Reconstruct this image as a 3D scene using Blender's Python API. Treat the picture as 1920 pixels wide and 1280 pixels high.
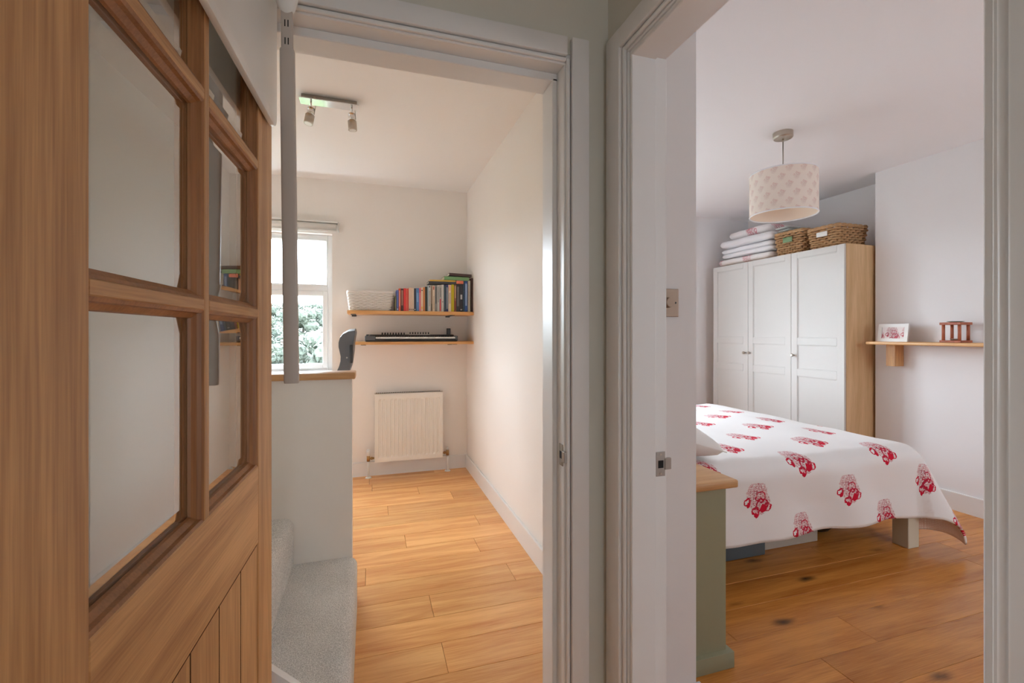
import bpy, bmesh, math, random
from mathutils import Vector, Matrix, noise as mnoise
random.seed(7)
for o in list(bpy.data.objects): bpy.data.objects.remove(o)
scene = bpy.context.scene
C = scene.collection
pi = math.pi

# ---------------------------------------------------------------- camera
YAW = 17.38; CAMZ = 1.27
cam_d = bpy.data.cameras.new('camera'); cam_d.lens = 16.0; cam_d.sensor_width = 36.0
cam_d.shift_y = -15/1920; cam_d.clip_start = 0.02; cam_d.clip_end = 1000
cam = bpy.data.objects.new('camera', cam_d); C.objects.link(cam)
cam.location = (0, 0, CAMZ); cam.rotation_euler = (pi/2, 0, -math.radians(YAW))
scene.camera = cam
# ---------------------------------------------------------------- sky, windows' portals, exposure
SKY = 21.0
w = bpy.data.worlds.new('overcast_sky'); scene.world = w; w.use_nodes = True
wn = w.node_tree.nodes; wl = w.node_tree.links
bg = wn['Background']; bg.inputs['Strength'].default_value = SKY
bg.inputs['Color'].default_value = (0.80, 0.90, 1.0, 1)
def portal(name, loc, rot, sx, sy):
    d = bpy.data.lights.new(name, 'AREA'); d.shape = 'RECTANGLE'; d.size = sx; d.size_y = sy
    d.cycles.is_portal = True
    o = bpy.data.objects.new(name, d); C.objects.link(o); o.location = loc; o.rotation_euler = rot
portal('study_window_daylight', (-.90, 4.40, 1.53), (-pi/2, 0, 0), 1.17, 1.22)
portal('bedroom_window_daylight', (1.77, 4.48, 1.55), (-pi/2, 0, 0), 1.34, 1.4)
portal('added_bedroom_window_daylight', (3.29, -.97, 1.55), (pi/2, 0, 0), .58, .70)  # portal of the window added in the bedroom near wall
portal('added_hall_window_daylight', (0.12, -1.72, 1.10), (pi/2, 0, 0), 0.36, .5)  # portal of the window added behind the camera
scene.view_settings.view_transform = 'Standard'; scene.view_settings.look = 'None'
scene.view_settings.exposure = 0.42; scene.view_settings.gamma = 1.0
scene.view_settings.use_curve_mapping = False
scene.cycles.max_bounces = 10; scene.cycles.diffuse_bounces = 7; scene.cycles.transparent_max_bounces = 16
scene.cycles.glossy_bounces = 5; scene.cycles.use_denoising = True

# ---------------------------------------------------------------- materials
def newmat(name):
    m = bpy.data.materials.new(name); m.use_nodes = True
    nt = m.node_tree; return m, nt.nodes, nt.links, nt.nodes['Principled BSDF']
def rgb(c): return (c[0], c[1], c[2], 1)
def s2l(*c):
    f = lambda v: (v/255/12.92 if v/255 <= .04045 else ((v/255+.055)/1.055)**2.4)
    return tuple(f(v) for v in c)
def plain(name, c, rough=.5, metal=0, bump=0, bscale=200, spec=.5, var=0):
    m, n, l, b = newmat(name)
    b.inputs['Base Color'].default_value = rgb(c); b.inputs['Roughness'].default_value = rough
    b.inputs['Metallic'].default_value = metal; b.inputs['Specular IOR Level'].default_value = spec
    if bump or var:
        tc = n.new('ShaderNodeTexCoord'); nz = n.new('ShaderNodeTexNoise')
        nz.inputs['Scale'].default_value = bscale; nz.inputs['Detail'].default_value = 4
        l.new(tc.outputs['Object'], nz.inputs['Vector'])
        if bump:
            bp = n.new('ShaderNodeBump'); bp.inputs['Strength'].default_value = bump
            bp.inputs['Distance'].default_value = .002
            l.new(nz.outputs['Fac'], bp.inputs['Height']); l.new(bp.outputs['Normal'], b.inputs['Normal'])
        if var:
            mx = n.new('ShaderNodeMix'); mx.data_type = 'RGBA'
            mx.inputs[6].default_value = rgb([v*(1-var) for v in c]); mx.inputs[7].default_value = rgb([min(1, v*(1+var)) for v in c])
            l.new(nz.outputs['Fac'], mx.inputs[0]); l.new(mx.outputs[2], b.inputs['Base Color'])
    return m
def wood(name, c_dark, c_light, axis=0, rough=.45, knots=0, tone=.15, grain=1.0, gscale=1.0, cknot=(.05, .022, .01)):
    m, n, l, b = newmat(name)
    tc = n.new('ShaderNodeTexCoord'); oi = n.new('ShaderNodeObjectInfo')
    off = n.new('ShaderNodeVectorMath'); off.operation = 'SCALE'; off.inputs[0].default_value = (13.7, 9.1, 5.3)
    l.new(oi.outputs['Random'], off.inputs['Scale'])
    add = n.new('ShaderNodeVectorMath'); add.operation = 'ADD'
    l.new(tc.outputs['Object'], add.inputs[0]); l.new(off.outputs[0], add.inputs[1])
    sc = [14.0*gscale]*3; sc[axis] = 1.1*gscale
    mp = n.new('ShaderNodeMapping'); mp.inputs['Scale'].default_value = sc
    l.new(add.outputs[0], mp.inputs['Vector'])
    n1 = n.new('ShaderNodeTexNoise'); n1.inputs['Scale'].default_value = 1.0; n1.inputs['Detail'].default_value = 5
    n1.inputs['Distortion'].default_value = 1.2; l.new(mp.outputs[0], n1.inputs['Vector'])
    sc2 = [330.0]*3; sc2[axis] = 9.0
    mp2 = n.new('ShaderNodeMapping'); mp2.inputs['Scale'].default_value = sc2
    l.new(add.outputs[0], mp2.inputs['Vector'])
    n2 = n.new('ShaderNodeTexNoise'); n2.inputs['Scale'].default_value = 1.0; n2.inputs['Detail'].default_value = 3
    l.new(mp2.outputs[0], n2.inputs['Vector'])
    ad = n.new('ShaderNodeMath'); ad.operation = 'MULTIPLY_ADD'; ad.inputs[1].default_value = .62*grain
    l.new(n2.outputs['Fac'], ad.inputs[0]); l.new(n1.outputs['Fac'], ad.inputs[2])
    rp = n.new('ShaderNodeValToRGB'); cr = rp.color_ramp
    cr.elements[0].position = .5; cr.elements[0].color = rgb(c_dark)
    cr.elements[1].position = 1.0; cr.elements[1].color = rgb(c_light)
    l.new(ad.outputs[0], rp.inputs['Fac'])
    col = rp.outputs['Color']
    if tone:
        mr = n.new('ShaderNodeMapRange'); mr.inputs['To Min'].default_value = 1-tone; mr.inputs['To Max'].default_value = 1+tone
        l.new(oi.outputs['Random'], mr.inputs['Value'])
        hs = n.new('ShaderNodeHueSaturation'); l.new(mr.outputs[0], hs.inputs['Value']); l.new(col, hs.inputs['Color'])
        col = hs.outputs['Color']
    if knots:
        sk = [6.5]*3; sk[axis] = 2.6
        mk = n.new('ShaderNodeMapping'); mk.inputs['Scale'].default_value = sk
        l.new(add.outputs[0], mk.inputs['Vector'])
        nd = n.new('ShaderNodeTexNoise'); nd.inputs['Scale'].default_value = 5; nd.inputs['Detail'].default_value = 4
        l.new(mk.outputs[0], nd.inputs['Vector'])
        mixv = n.new('ShaderNodeMix'); mixv.data_type = 'VECTOR'; mixv.inputs[0].default_value = .13
        l.new(mk.outputs[0], mixv.inputs[4]); l.new(nd.outputs['Color'], mixv.inputs[5])
        vo = n.new('ShaderNodeTexVoronoi'); vo.inputs['Scale'].default_value = 1.0; vo.inputs['Randomness'].default_value = 1
        l.new(mixv.outputs[1], vo.inputs['Vector'])
        kr = n.new('ShaderNodeMapRange'); kr.interpolation_type = 'SMOOTHSTEP'; kr.inputs['From Min'].default_value = .0; kr.inputs['From Max'].default_value = knots
        kr.inputs['To Min'].default_value = .9; kr.inputs['To Max'].default_value = 0
        l.new(vo.outputs['Distance'], kr.inputs['Value'])
        mx = n.new('ShaderNodeMix'); mx.data_type = 'RGBA'; mx.inputs[7].default_value = rgb(cknot)
        l.new(kr.outputs[0], mx.inputs[0]); l.new(col, mx.inputs[6]); col = mx.outputs[2]
    l.new(col, b.inputs['Base Color']); b.inputs['Roughness'].default_value = rough
    bp = n.new('ShaderNodeBump'); bp.inputs['Strength'].default_value = .12; bp.inputs['Distance'].default_value = .001
    l.new(n2.outputs['Fac'], bp.inputs['Height']); l.new(bp.outputs['Normal'], b.inputs['Normal'])
    return m
def thin_glass(name, tint=(1, 1, 1), boost=1.7, ior=1.5):
    m, n, l, b = newmat(name); n.remove(b)
    out = n['Material Output']; fr = n.new('ShaderNodeFresnel'); fr.inputs['IOR'].default_value = ior
    ge = n.new('ShaderNodeNewGeometry')
    inv = n.new('ShaderNodeMath'); inv.operation = 'SUBTRACT'; inv.inputs[0].default_value = 1
    l.new(ge.outputs['Backfacing'], inv.inputs[1])
    mu = n.new('ShaderNodeMath'); mu.operation = 'MULTIPLY'; l.new(fr.outputs[0], mu.inputs[0]); l.new(inv.outputs[0], mu.inputs[1])
    m2 = n.new('ShaderNodeMath'); m2.operation = 'MULTIPLY'; m2.use_clamp = True; m2.inputs[1].default_value = boost
    l.new(mu.outputs[0], m2.inputs[0])
    t = n.new('ShaderNodeBsdfTransparent'); t.inputs[0].default_value = rgb(tint)
    g = n.new('ShaderNodeBsdfGlossy'); g.inputs['Roughness'].default_value = .01; g.inputs[0].default_value = (1, 1, 1, 1)
    mx = n.new('ShaderNodeMixShader'); l.new(m2.outputs[0], mx.inputs[0]); l.new(t.outputs[0], mx.inputs[1]); l.new(g.outputs[0], mx.inputs[2])
    l.new(mx.outputs[0], out.inputs['Surface']); return m

M = {}
M['wall'] = plain('wall_paint', s2l(240, 234, 228), .75, bump=.06, bscale=90)
M['ceil_bed'] = plain('bedroom_ceiling_paint', s2l(240, 237, 238), .85)
M['wall_bed'] = plain('bedroom_wall_paint', s2l(234, 231, 231), .75, bump=.05, bscale=90)
M['wall_hall'] = plain('hall_wall_paint', s2l(214, 211, 200), .75, bump=.05, bscale=90)
M['ceiling'] = plain('ceiling_paint', s2l(243, 240, 238), .85)
M['gloss'] = plain('white_gloss_paint', s2l(232, 230, 228), .32, bump=.03, bscale=40)
M['upvc'] = plain('white_window_plastic', s2l(240, 240, 240), .3)
M['oak_v'] = wood('oak_vertical', s2l(160, 110, 64), s2l(212, 162, 108), 2, .45, tone=.05, gscale=1.3)
M['oak_h'] = wood('oak_horizontal', s2l(160, 110, 64), s2l(212, 162, 108), 0, .45, tone=.05, gscale=1.3)
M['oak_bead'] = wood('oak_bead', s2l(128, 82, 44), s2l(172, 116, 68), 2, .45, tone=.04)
M['groove_shade'] = plain('painted_groove_shade', s2l(96, 58, 32), .7)  # dark brown stands in for shadow in the door's board grooves
M['oak_shelf'] = wood('oak_shelf', s2l(202, 142, 82), s2l(230, 178, 116), 0, .4, tone=.03)
M['oak_shelf_y'] = wood('oak_shelf_lengthwise', s2l(206, 150, 96), s2l(234, 186, 130), 1, .4, tone=.03)
M['oak_cap'] = wood('oak_cap', s2l(176, 124, 76), s2l(212, 164, 112), 0, .4, tone=.03)
M['floor_study'] = wood('study_oak_floor', s2l(218, 142, 80), s2l(252, 194, 126), 0, .26, knots=.05, tone=.1, cknot=s2l(110, 62, 30))
M['floor_bed'] = wood('bedroom_oak_floor', s2l(174, 104, 40), s2l(222, 150, 70), 0, .27, knots=.2, tone=.12, cknot=s2l(44, 24, 12))
M['sub'] = plain('subfloor', s2l(90, 60, 36), .8)
M['oak_ward'] = wood('oak_effect_board', s2l(196, 156, 110), s2l(224, 188, 144), 2, .5, tone=0)
M['ward'] = plain('wardrobe_paint', s2l(212, 208, 203), .45)
M['carpet'] = None
M['glass'] = thin_glass('door_glass', (.93, .95, .93), 2.3)
M['winglass'] = thin_glass('window_glass', (.97, .98, .98), 1.0)
M['chrome'] = plain('polished_chrome', (.8, .8, .8), .12, 1)
M['nickel'] = plain('brushed_nickel', s2l(190, 180, 168), .32, 1)
M['steel'] = plain('brushed_steel', s2l(170, 166, 160), .35, 1)
M['bronze'] = plain('dull_bronze_plate', s2l(150, 126, 108), .45, .6)
M['dark'] = plain('dark_hole', (.01, .01, .01), .8)
M['black'] = plain('black_plastic', s2l(48, 48, 50), .45)
M['greyplastic'] = plain('charcoal_plastic', s2l(92, 94, 98), .5)
M['whiteplastic'] = plain('white_plastic', s2l(232, 230, 226), .35)
M['greytube'] = plain('grey_enamel_tube', s2l(196, 184, 174), .42)
M['radiator'] = plain('radiator_enamel', s2l(240, 236, 228), .3)
M['olive'] = plain('olive_grey_paint', s2l(150, 148, 120), .5)
M['cream'] = plain('cream_paint', s2l(214, 206, 186), .45)
M['wicker_w'] = plain('white_wicker', s2l(236, 230, 224), .6)
M['wicker_b'] = plain('brown_wicker', s2l(186, 146, 104), .65, var=.45, bscale=60)
M['cushion'] = plain('white_cotton', s2l(238, 236, 238), .85, bump=.1, bscale=300)
M['greycotton'] = plain('grey_cotton', s2l(196, 198, 196), .85)
M['pillow'] = plain('pillow_cotton', s2l(240, 236, 232), .85, bump=.08, bscale=30)
M['redwood'] = wood('reddish_wood', s2l(140, 70, 44), s2l(184, 104, 72), 2, .4, tone=.03)
M['brass'] = plain('aged_brass', s2l(176, 140, 92), .35, 1)
M['pages'] = plain('book_pages', s2l(226, 216, 196), .8)
M['mattress'] = plain('mattress_ticking', s2l(225, 220, 212), .85)
M['boxblue'] = plain('blue_grey_fabric_box', s2l(92, 100, 104), .8)
M['boxwhite'] = plain('off_white_card', s2l(190, 180, 166), .7)
M['greenleaf'] = plain('green_enamel', s2l(120, 150, 110), .5)

def carpet_mat():
    m, n, l, b = newmat('grey_carpet')
    tc = n.new('ShaderNodeTexCoord'); nz = n.new('ShaderNodeTexNoise'); nz.inputs['Scale'].default_value = 260; nz.inputs['Detail'].default_value = 3
    nb = n.new('ShaderNodeTexNoise'); nb.inputs['Scale'].default_value = 5
    l.new(tc.outputs['Object'], nz.inputs['Vector']); l.new(tc.outputs['Object'], nb.inputs['Vector'])
    a = n.new('ShaderNodeMath'); a.operation = 'MULTIPLY_ADD'; a.inputs[1].default_value = .25
    l.new(nb.outputs['Fac'], a.inputs[0]); l.new(nz.outputs['Fac'], a.inputs[2])
    rp = n.new('ShaderNodeValToRGB'); rp.color_ramp.elements[0].position = .42; rp.color_ramp.elements[1].position = .8
    rp.color_ramp.elements[0].color = rgb(s2l(190, 188, 186)); rp.color_ramp.elements[1].color = rgb(s2l(252, 250, 248))
    l.new(a.outputs[0], rp.inputs[0]); l.new(rp.outputs[0], b.inputs['Base Color']); b.inputs['Roughness'].default_value = .95
    b.inputs['Specular IOR Level'].default_value = .1
    bp = n.new('ShaderNodeBump'); bp.inputs['Strength'].default_value = .7; bp.inputs['Distance'].default_value = .006
    l.new(nz.outputs['Fac'], bp.inputs['Height']); l.new(bp.outputs['Normal'], b.inputs['Normal'])
    return m
M['carpet'] = carpet_mat()

def floral(name, base, du, dv, size, rose, dark, use_uv=True, dens=1.0, coord='UV', blot=.28):
    """printed half-drop rose sprigs, drawn flat on the cloth in cloth coordinates"""
    m, n, l, b = newmat(name)
    tc = n.new('ShaderNodeTexCoord'); sp = n.new('ShaderNodeSeparateXYZ'); l.new(tc.outputs[coord], sp.inputs[0])
    def mth(op, a, bb=None, c=None, clamp=False):
        k = n.new('ShaderNodeMath'); k.operation = op; k.use_clamp = clamp
        for i, v in enumerate((a, bb, c)):
            if v is None: continue
            if isinstance(v, (int, float)): k.inputs[i].default_value = v
            else: l.new(v, k.inputs[i])
        return k.outputs[0]
    u, v = sp.outputs[0], sp.outputs[1]
    row = mth('FLOOR', mth('DIVIDE', v, dv))
    par = mth('FLOORED_MODULO', row, 2.0)
    uu = mth('ADD', mth('DIVIDE', u, du), mth('MULTIPLY', par, .5))
    p = mth('MULTIPLY', mth('SUBTRACT', mth('FRACT', uu), .5), du/size)
    q = mth('MULTIPLY', mth('SUBTRACT', mth('FRACT', mth('DIVIDE', v, dv)), .5), dv/size)
    cb = n.new('ShaderNodeCombineXYZ'); l.new(p, cb.inputs[0]); l.new(q, cb.inputs[1])
    nz = n.new('ShaderNodeTexNoise'); nz.inputs['Scale'].default_value = 9; nz.inputs['Detail'].default_value = 2; l.new(cb.outputs[0], nz.inputs['Vector'])
    nz2 = n.new('ShaderNodeTexNoise'); nz2.inputs['Scale'].default_value = 16; nz2.inputs['Detail'].default_value = 1.5; l.new(cb.outputs[0], nz2.inputs['Vector'])
    ws = n.new('ShaderNodeVectorMath'); ws.operation = 'MULTIPLY_ADD'; ws.inputs[1].default_value = (.16, .16, 0)
    l.new(nz.outputs['Color'], ws.inputs[0]); l.new(cb.outputs[0], ws.inputs[2])
    off = n.new('ShaderNodeVectorMath'); off.operation = 'SUBTRACT'; off.inputs[1].default_value = (.08, .08, 0); l.new(ws.outputs[0], off.inputs[0])
    P = off.outputs[0]
    def dist(cx, cy):
        k = n.new('ShaderNodeVectorMath'); k.operation = 'DISTANCE'; l.new(P, k.inputs[0]); k.inputs[1].default_value = (cx, cy, 0); return k.outputs['Value']
    def disc(cx, cy, r): return mth('SUBTRACT', 1.0, mth('DIVIDE', dist(cx, cy), r), clamp=True)
    def ring(cx, cy, r, wd): return mth('SUBTRACT', 1.0, mth('DIVIDE', mth('ABSOLUTE', mth('SUBTRACT', dist(cx, cy), r)), wd), clamp=True)
    solid = mth('MAXIMUM', disc(.25, .22, .13), mth('MAXIMUM', disc(-.28, .11, .07), disc(0, .42, .075)))
    rings = mth('MAXIMUM', ring(.19, .13, .19, .055), mth('MAXIMUM', ring(-.33, .02, .10, .045), mth('MAXIMUM', ring(-.02, .31, .11, .045), mth('MAXIMUM', ring(.38, .2, .12, .04), ring(.12, -.12, .16, .04)))))
    speck = mth('MAXIMUM', disc(-.02, -.24, .46), disc(.14, .08, .44))
    lines = mth('SUBTRACT', 1.0, mth('MULTIPLY', mth('ABSOLUTE', mth('SUBTRACT', nz2.outputs['Fac'], .5)), 14.0), clamp=True)
    s1 = mth('MULTIPLY', mth('GREATER_THAN', solid, .12), 1.0)
    s2 = mth('GREATER_THAN', mth('MULTIPLY', rings, mth('ADD', nz2.outputs['Fac'], .25)), .33)
    s3 = mth('GREATER_THAN', mth('MULTIPLY', speck, mth('MULTIPLY', lines, 3.4)), .62)
    spread = mth('MULTIPLY', mth('MULTIPLY', mth('GREATER_THAN', speck, .22), mth('GREATER_THAN', nz.outputs['Fac'], .47)), blot)
    fac = mth('MULTIPLY', mth('MAXIMUM', mth('MAXIMUM', s1, s2), mth('MAXIMUM', mth('MULTIPLY', s3, .85), spread)), dens, clamp=True)
    cr = n.new('ShaderNodeMix'); cr.data_type = 'RGBA'; cr.inputs[6].default_value = rgb(rose); cr.inputs[7].default_value = rgb(dark)
    l.new(mth('MULTIPLY', s3, mth('SUBTRACT', 1.0, s1)), cr.inputs[0])
    mx = n.new('ShaderNodeMix'); mx.data_type = 'RGBA'; mx.inputs[6].default_value = rgb(base)
    l.new(fac, mx.inputs[0]); l.new(cr.outputs[2], mx.inputs[7]); l.new(mx.outputs[2], b.inputs['Base Color'])
    b.inputs['Roughness'].default_value = .85; b.inputs['Specular IOR Level'].default_value = .2
    return m
M['duvet'] = floral('rose_sprig_cotton', s2l(240, 236, 234), .62, .19, .175, s2l(206, 18, 52), s2l(176, 50, 74))
M['floralfade'] = floral('faded_rose_cotton', s2l(240, 234, 232), .40, .16, .15, s2l(214, 90, 110), s2l(190, 110, 120), dens=.75)
M['shade'] = floral('pale_rose_lampshade', s2l(240, 226, 214), .085, .052, .046, s2l(206, 130, 126), s2l(174, 128, 124), dens=.34, blot=.06)
M['print'] = floral('rose_print', s2l(232, 222, 220), .11, .12, .11, s2l(196, 70, 90), s2l(160, 90, 100), dens=.9, coord='UV')
def dotted(name, base, dot):
    m, n, l, b = newmat(name)
    tc = n.new('ShaderNodeTexCoord'); vo = n.new('ShaderNodeTexVoronoi'); vo.inputs['Scale'].default_value = 90; vo.inputs['Randomness'].default_value = .1
    l.new(tc.outputs['UV'], vo.inputs['Vector'])
    g = n.new('ShaderNodeMath'); g.operation = 'LESS_THAN'; g.inputs[1].default_value = .28; l.new(vo.outputs['Distance'], g.inputs[0])
    mx = n.new('ShaderNodeMix'); mx.data_type = 'RGBA'; mx.inputs[6].default_value = rgb(base); mx.inputs[7].default_value = rgb(dot)
    l.new(g.outputs[0], mx.inputs[0]); l.new(mx.outputs[2], b.inputs['Base Color']); b.inputs['Roughness'].default_value = .85
    return m
M['lining'] = dotted('dotted_lining_cotton', s2l(226, 200, 186), s2l(246, 238, 232))
M['shadelining'] = plain('shade_lining', s2l(244, 226, 208), .8)

# ---------------------------------------------------------------- mesh helpers
ORG = {}
def org(o): return ORG.get(o.name, Vector((0, 0, 0)))
def tag(o, label=None, cat=None, group=None, kind=None):
    if label: o['label'] = label
    if cat: o['category'] = cat
    if group: o['group'] = group
    if kind: o['kind'] = kind
    return o
def thing(name, loc, label=None, cat=None, group=None, kind=None, rot=(0, 0, 0)):
    o = bpy.data.objects.new(name, None); C.objects.link(o); o.location = loc; o.rotation_euler = rot
    o.empty_display_size = .05; ORG[o.name] = Vector(loc) if rot == (0, 0, 0) else Vector((0, 0, 0))
    return tag(o, label, cat, group, kind)
def mk(name, bm, mat, parent=None, smooth=False, label=None, cat=None, group=None, kind=None, mats=None, recenter=True):
    if parent is not None:
        bmesh.ops.translate(bm, vec=-org(parent), verts=bm.verts)
    loc = Vector((0, 0, 0))
    if parent is None and recenter and bm.verts:
        xs = [v.co.x for v in bm.verts]; ys = [v.co.y for v in bm.verts]; zs = [v.co.z for v in bm.verts]
        loc = Vector(((min(xs)+max(xs))/2, (min(ys)+max(ys))/2, min(zs)))
        bmesh.ops.translate(bm, vec=-loc, verts=bm.verts)
    me = bpy.data.meshes.new(name); bm.to_mesh(me); bm.free()
    for k in (mats or [mat]): me.materials.append(M[k])
    if smooth:
        for p in me.polygons: p.use_smooth = True
        if smooth == 'auto': me.set_sharp_from_angle(angle=math.radians(35))
    o = bpy.data.objects.new(name, me); C.objects.link(o); o.location = loc
    if parent is not None:
        o.parent = parent; ORG[o.name] = org(parent)
    else: ORG[o.name] = loc
    return tag(o, label, cat, group, kind)
def B(): return bmesh.new()
def box(bm, x0, x1, y0, y1, z0, z1, bev=0, seg=1):
    b2 = bmesh.new()
    vs = [b2.verts.new((x, y, z)) for x in (x0, x1) for y in (y0, y1) for z in (z0, z1)]
    for f in ((0, 1, 3, 2), (4, 6, 7, 5), (0, 4, 5, 1), (2, 3, 7, 6), (0, 2, 6, 4), (1, 5, 7, 3)):
        b2.faces.new([vs[i] for i in f])
    if bev:
        bmesh.ops.bevel(b2, geom=b2.edges[:], offset=bev, segments=seg, affect='EDGES', profile=.5)
    bmesh.ops.recalc_face_normals(b2, faces=b2.faces)
    join(bm, b2); return bm
def join(bm, b2, mat_index=None):
    mp = {}
    for v in b2.verts: mp[v] = bm.verts.new(v.co)
    for f in b2.faces:
        try:
            nf = bm.faces.new([mp[v] for v in f.verts]); nf.smooth = f.smooth
            nf.material_index = f.material_index if mat_index is None else mat_index
        except ValueError: pass
    b2.free()
def bx(name, mat, parent, x0, x1, y0, y1, z0, z1, bev=0, seg=1, **k):
    return mk(name, box(B(), x0, x1, y0, y1, z0, z1, bev, seg), mat, parent, smooth=('auto' if seg > 1 else False), **k)
def cyl(bm, p0, p1, r0, r1=None, n=16, caps=True):
    p0 = Vector(p0); p1 = Vector(p1); r1 = r0 if r1 is None else r1
    d = (p1-p0).normalized(); a = d.orthogonal().normalized(); b = d.cross(a)
    A = []; Bv = []
    for i in range(n):
        t = 2*pi*i/n; q = a*math.cos(t)+b*math.sin(t)
        A.append(bm.verts.new(p0+q*r0)); Bv.append(bm.verts.new(p1+q*r1))
    for i in range(n):
        j = (i+1) % n; f = bm.faces.new((A[i], A[j], Bv[j], Bv[i])); f.smooth = True
    if caps:
        bm.faces.new(A[::-1]); bm.faces.new(Bv)
    return bm
def tube(bm, pts, r, n=6, closed=False):
    pts = [Vector(p) for p in pts]; rings = []; N = len(pts)
    for i, p in enumerate(pts):
        a = pts[(i-1) % N] if (closed or i > 0) else p
        c = pts[(i+1) % N] if (closed or i < N-1) else p
        d = (c-a).normalized(); up = Vector((0, 0, 1)) if abs(d.z) < .9 else Vector((1, 0, 0))
        s = d.cross(up).normalized(); t = s.cross(d)
        rings.append([bm.verts.new(p+(s*math.cos(2*pi*k/n)+t*math.sin(2*pi*k/n))*r) for k in range(n)])
    for i in range(N if closed else N-1):
        R0, R1 = rings[i], rings[(i+1) % N]
        for k in range(n):
            f = bm.faces.new((R0[k], R0[(k+1) % n], R1[(k+1) % n], R1[k])); f.smooth = True
    if not closed:
        bm.faces.new(rings[0][::-1]); bm.faces.new(rings[-1])
    return bm
def prism(bm, poly, axis, a0, a1):
    """poly: 2D points; axis: extrusion axis 0,1,2; 2D coords are the remaining axes in order"""
    def P(p, a):
        c = [p[0], p[1]]; c.insert(axis, a); return c
    A = [bm.verts.new(P(p, a0)) for p in poly]; Bv = [bm.verts.new(P(p, a1)) for p in poly]
    n = len(poly)
    for i in range(n): bm.faces.new((A[i], A[(i+1) % n], Bv[(i+1) % n], Bv[i]))
    bm.faces.new(A[::-1]); bm.faces.new(Bv)
    bmesh.ops.recalc_face_normals(bm, faces=bm.faces); return bm
def lathe(bm, prof, c, n=32, closed=False):
    rings = []
    for r, z in prof:
        rings.append([bm.verts.new((c[0]+r*math.cos(2*pi*k/n), c[1]+r*math.sin(2*pi*k/n), c[2]+z)) for k in range(n)])
    for i in range(len(prof)-1):
        for k in range(n):
            f = bm.faces.new((rings[i][k], rings[i][(k+1) % n], rings[i+1][(k+1) % n], rings[i+1][k])); f.smooth = True
    return bm

# ================================================================ the shell
CH = 2.61
S = dict(kind='structure')
def wall(name, mat, boxes, label):
    bm = B()
    for b in boxes: box(bm, *b)
    return mk(name, bm, mat, label=label, **S)
YS0, YS1 = 1.144, 1.27          # wall with the study doorway
XB0, XB1 = .642, .76            # wall with the bedroom doorway
LJ, RJ = -.262, .507            # study lining faces
NJ, FJ = .315, 1.04             # bedroom lining faces
HD = 2.005                      # underside of both head linings
wall('wall_hall_left', 'wall', [(-.48, -.38, -1.7, YS0, 0, CH)], 'plain hall wall behind the open glazed oak door')
wall('wall_hall_back', 'wall_hall', [(-.48, -.06, -1.8, -1.7, 0, CH), (.30, XB1, -1.8, -1.7, 0, CH), (-.06, .30, -1.8, -1.7, 0, .85), (-.06, .30, -1.8, -1.7, 1.35, CH)], 'hall end wall with an added small window')
wall('wall_study_doorway', 'wall_hall', [(-1.65, LJ-.03, YS0, YS1, 0, CH), (RJ+.03, XB1, YS0, YS1, 0, CH), (LJ-.03, RJ+.03, YS0, YS1, HD+.03, CH)], 'grey-green hall wall around the study doorway')
wall('wall_bedroom_doorway', 'wall_hall', [(XB0, XB1, -1.7, NJ-.03, 0, CH), (XB0, XB1, FJ+.03, YS0, 0, CH), (XB0, XB1, NJ-.03, FJ+.03, HD+.03, CH)], 'hall wall around the bedroom doorway')
wall('wall_study_right', 'wall', [(.887, .957, 1.30, 4.42, 0, CH), (XB1, .887, 1.30, 1.34, 0, CH)], 'long white right-hand wall of the study')
wall('wall_bedroom_left', 'wall_bed', [(.957, 1.027, 1.25, 4.36, 0, CH), (XB1, .957, 1.25, 1.30, 0, CH)], 'beige-lit bedroom wall end just inside the doorway')
wall('wall_study_back', 'wall', [(-1.65, -1.48, 4.27, 4.42, 0, CH), (-.312, .887, 4.27, 4.42, 0, CH), (-1.48, -.312, 4.27, 4.42, 0, .92), (-1.48, -.312, 4.27, 4.42, 2.14, CH)], 'cream study back wall with window and shelves')
wall('wall_study_left', 'wall', [(-1.65, -1.55, YS1, 4.27, 0, CH)], 'left wall of the study beyond the stairs')
wall('wall_bedroom_back', 'wall_bed', [(1.027, 1.1, 4.36, 4.5, 0, CH), (2.44, 4.45, 4.36, 4.5, 0, CH), (1.1, 2.44, 4.36, 4.5, 0, .85), (1.1, 2.44, 4.36, 4.5, 2.25, CH)], 'bedroom window wall beside the wardrobe')
wall('wall_bedroom_right', 'wall_bed', [(4.33, 4.45, -.9, 4.36, 0, CH)], 'bedroom alcove wall behind the wardrobe')
wall('wall_chimney_breast', 'wall_bed', [(4.03, 4.33, 1.1, 2.72, 0, CH)], 'white chimney breast carrying the small oak shelf')
wall('wall_bedroom_front', 'wall_bed', [(XB1, 3.0, -1.0, -.9, 0, CH), (3.58, 4.45, -1.0, -.9, 0, CH), (3.0, 3.58, -1.0, -.9, 0, 1.20), (3.0, 3.58, -1.0, -.9, 1.90, CH)], 'bedroom near-side wall with a small added window')
bx('ceiling_study', 'ceiling', None, -1.65, .92, YS0+.06, 4.42, CH, CH+.1, label='white study ceiling', **S)
bx('ceiling_bedroom', 'ceil_bed', None, .92, 4.45, -1.0, 4.5, CH, CH+.1, label='white bedroom ceiling', **S)
bx('ceiling_hall', 'ceiling', None, -.48, .92, -1.8, YS0+.06, CH, CH+.1, label='hall ceiling', **S)
# half wall beside the stairs
hw = wall('wall_stair_side', 'wall', [(-1.55, -.078, 2.24, 2.34, 0, 1.06)], 'white half wall beside the carpeted stairs')
bx('oak_cap', 'oak_cap', hw, -1.55, -.062, 2.215, 2.365, 1.06, 1.09, .006, 2)
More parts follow.
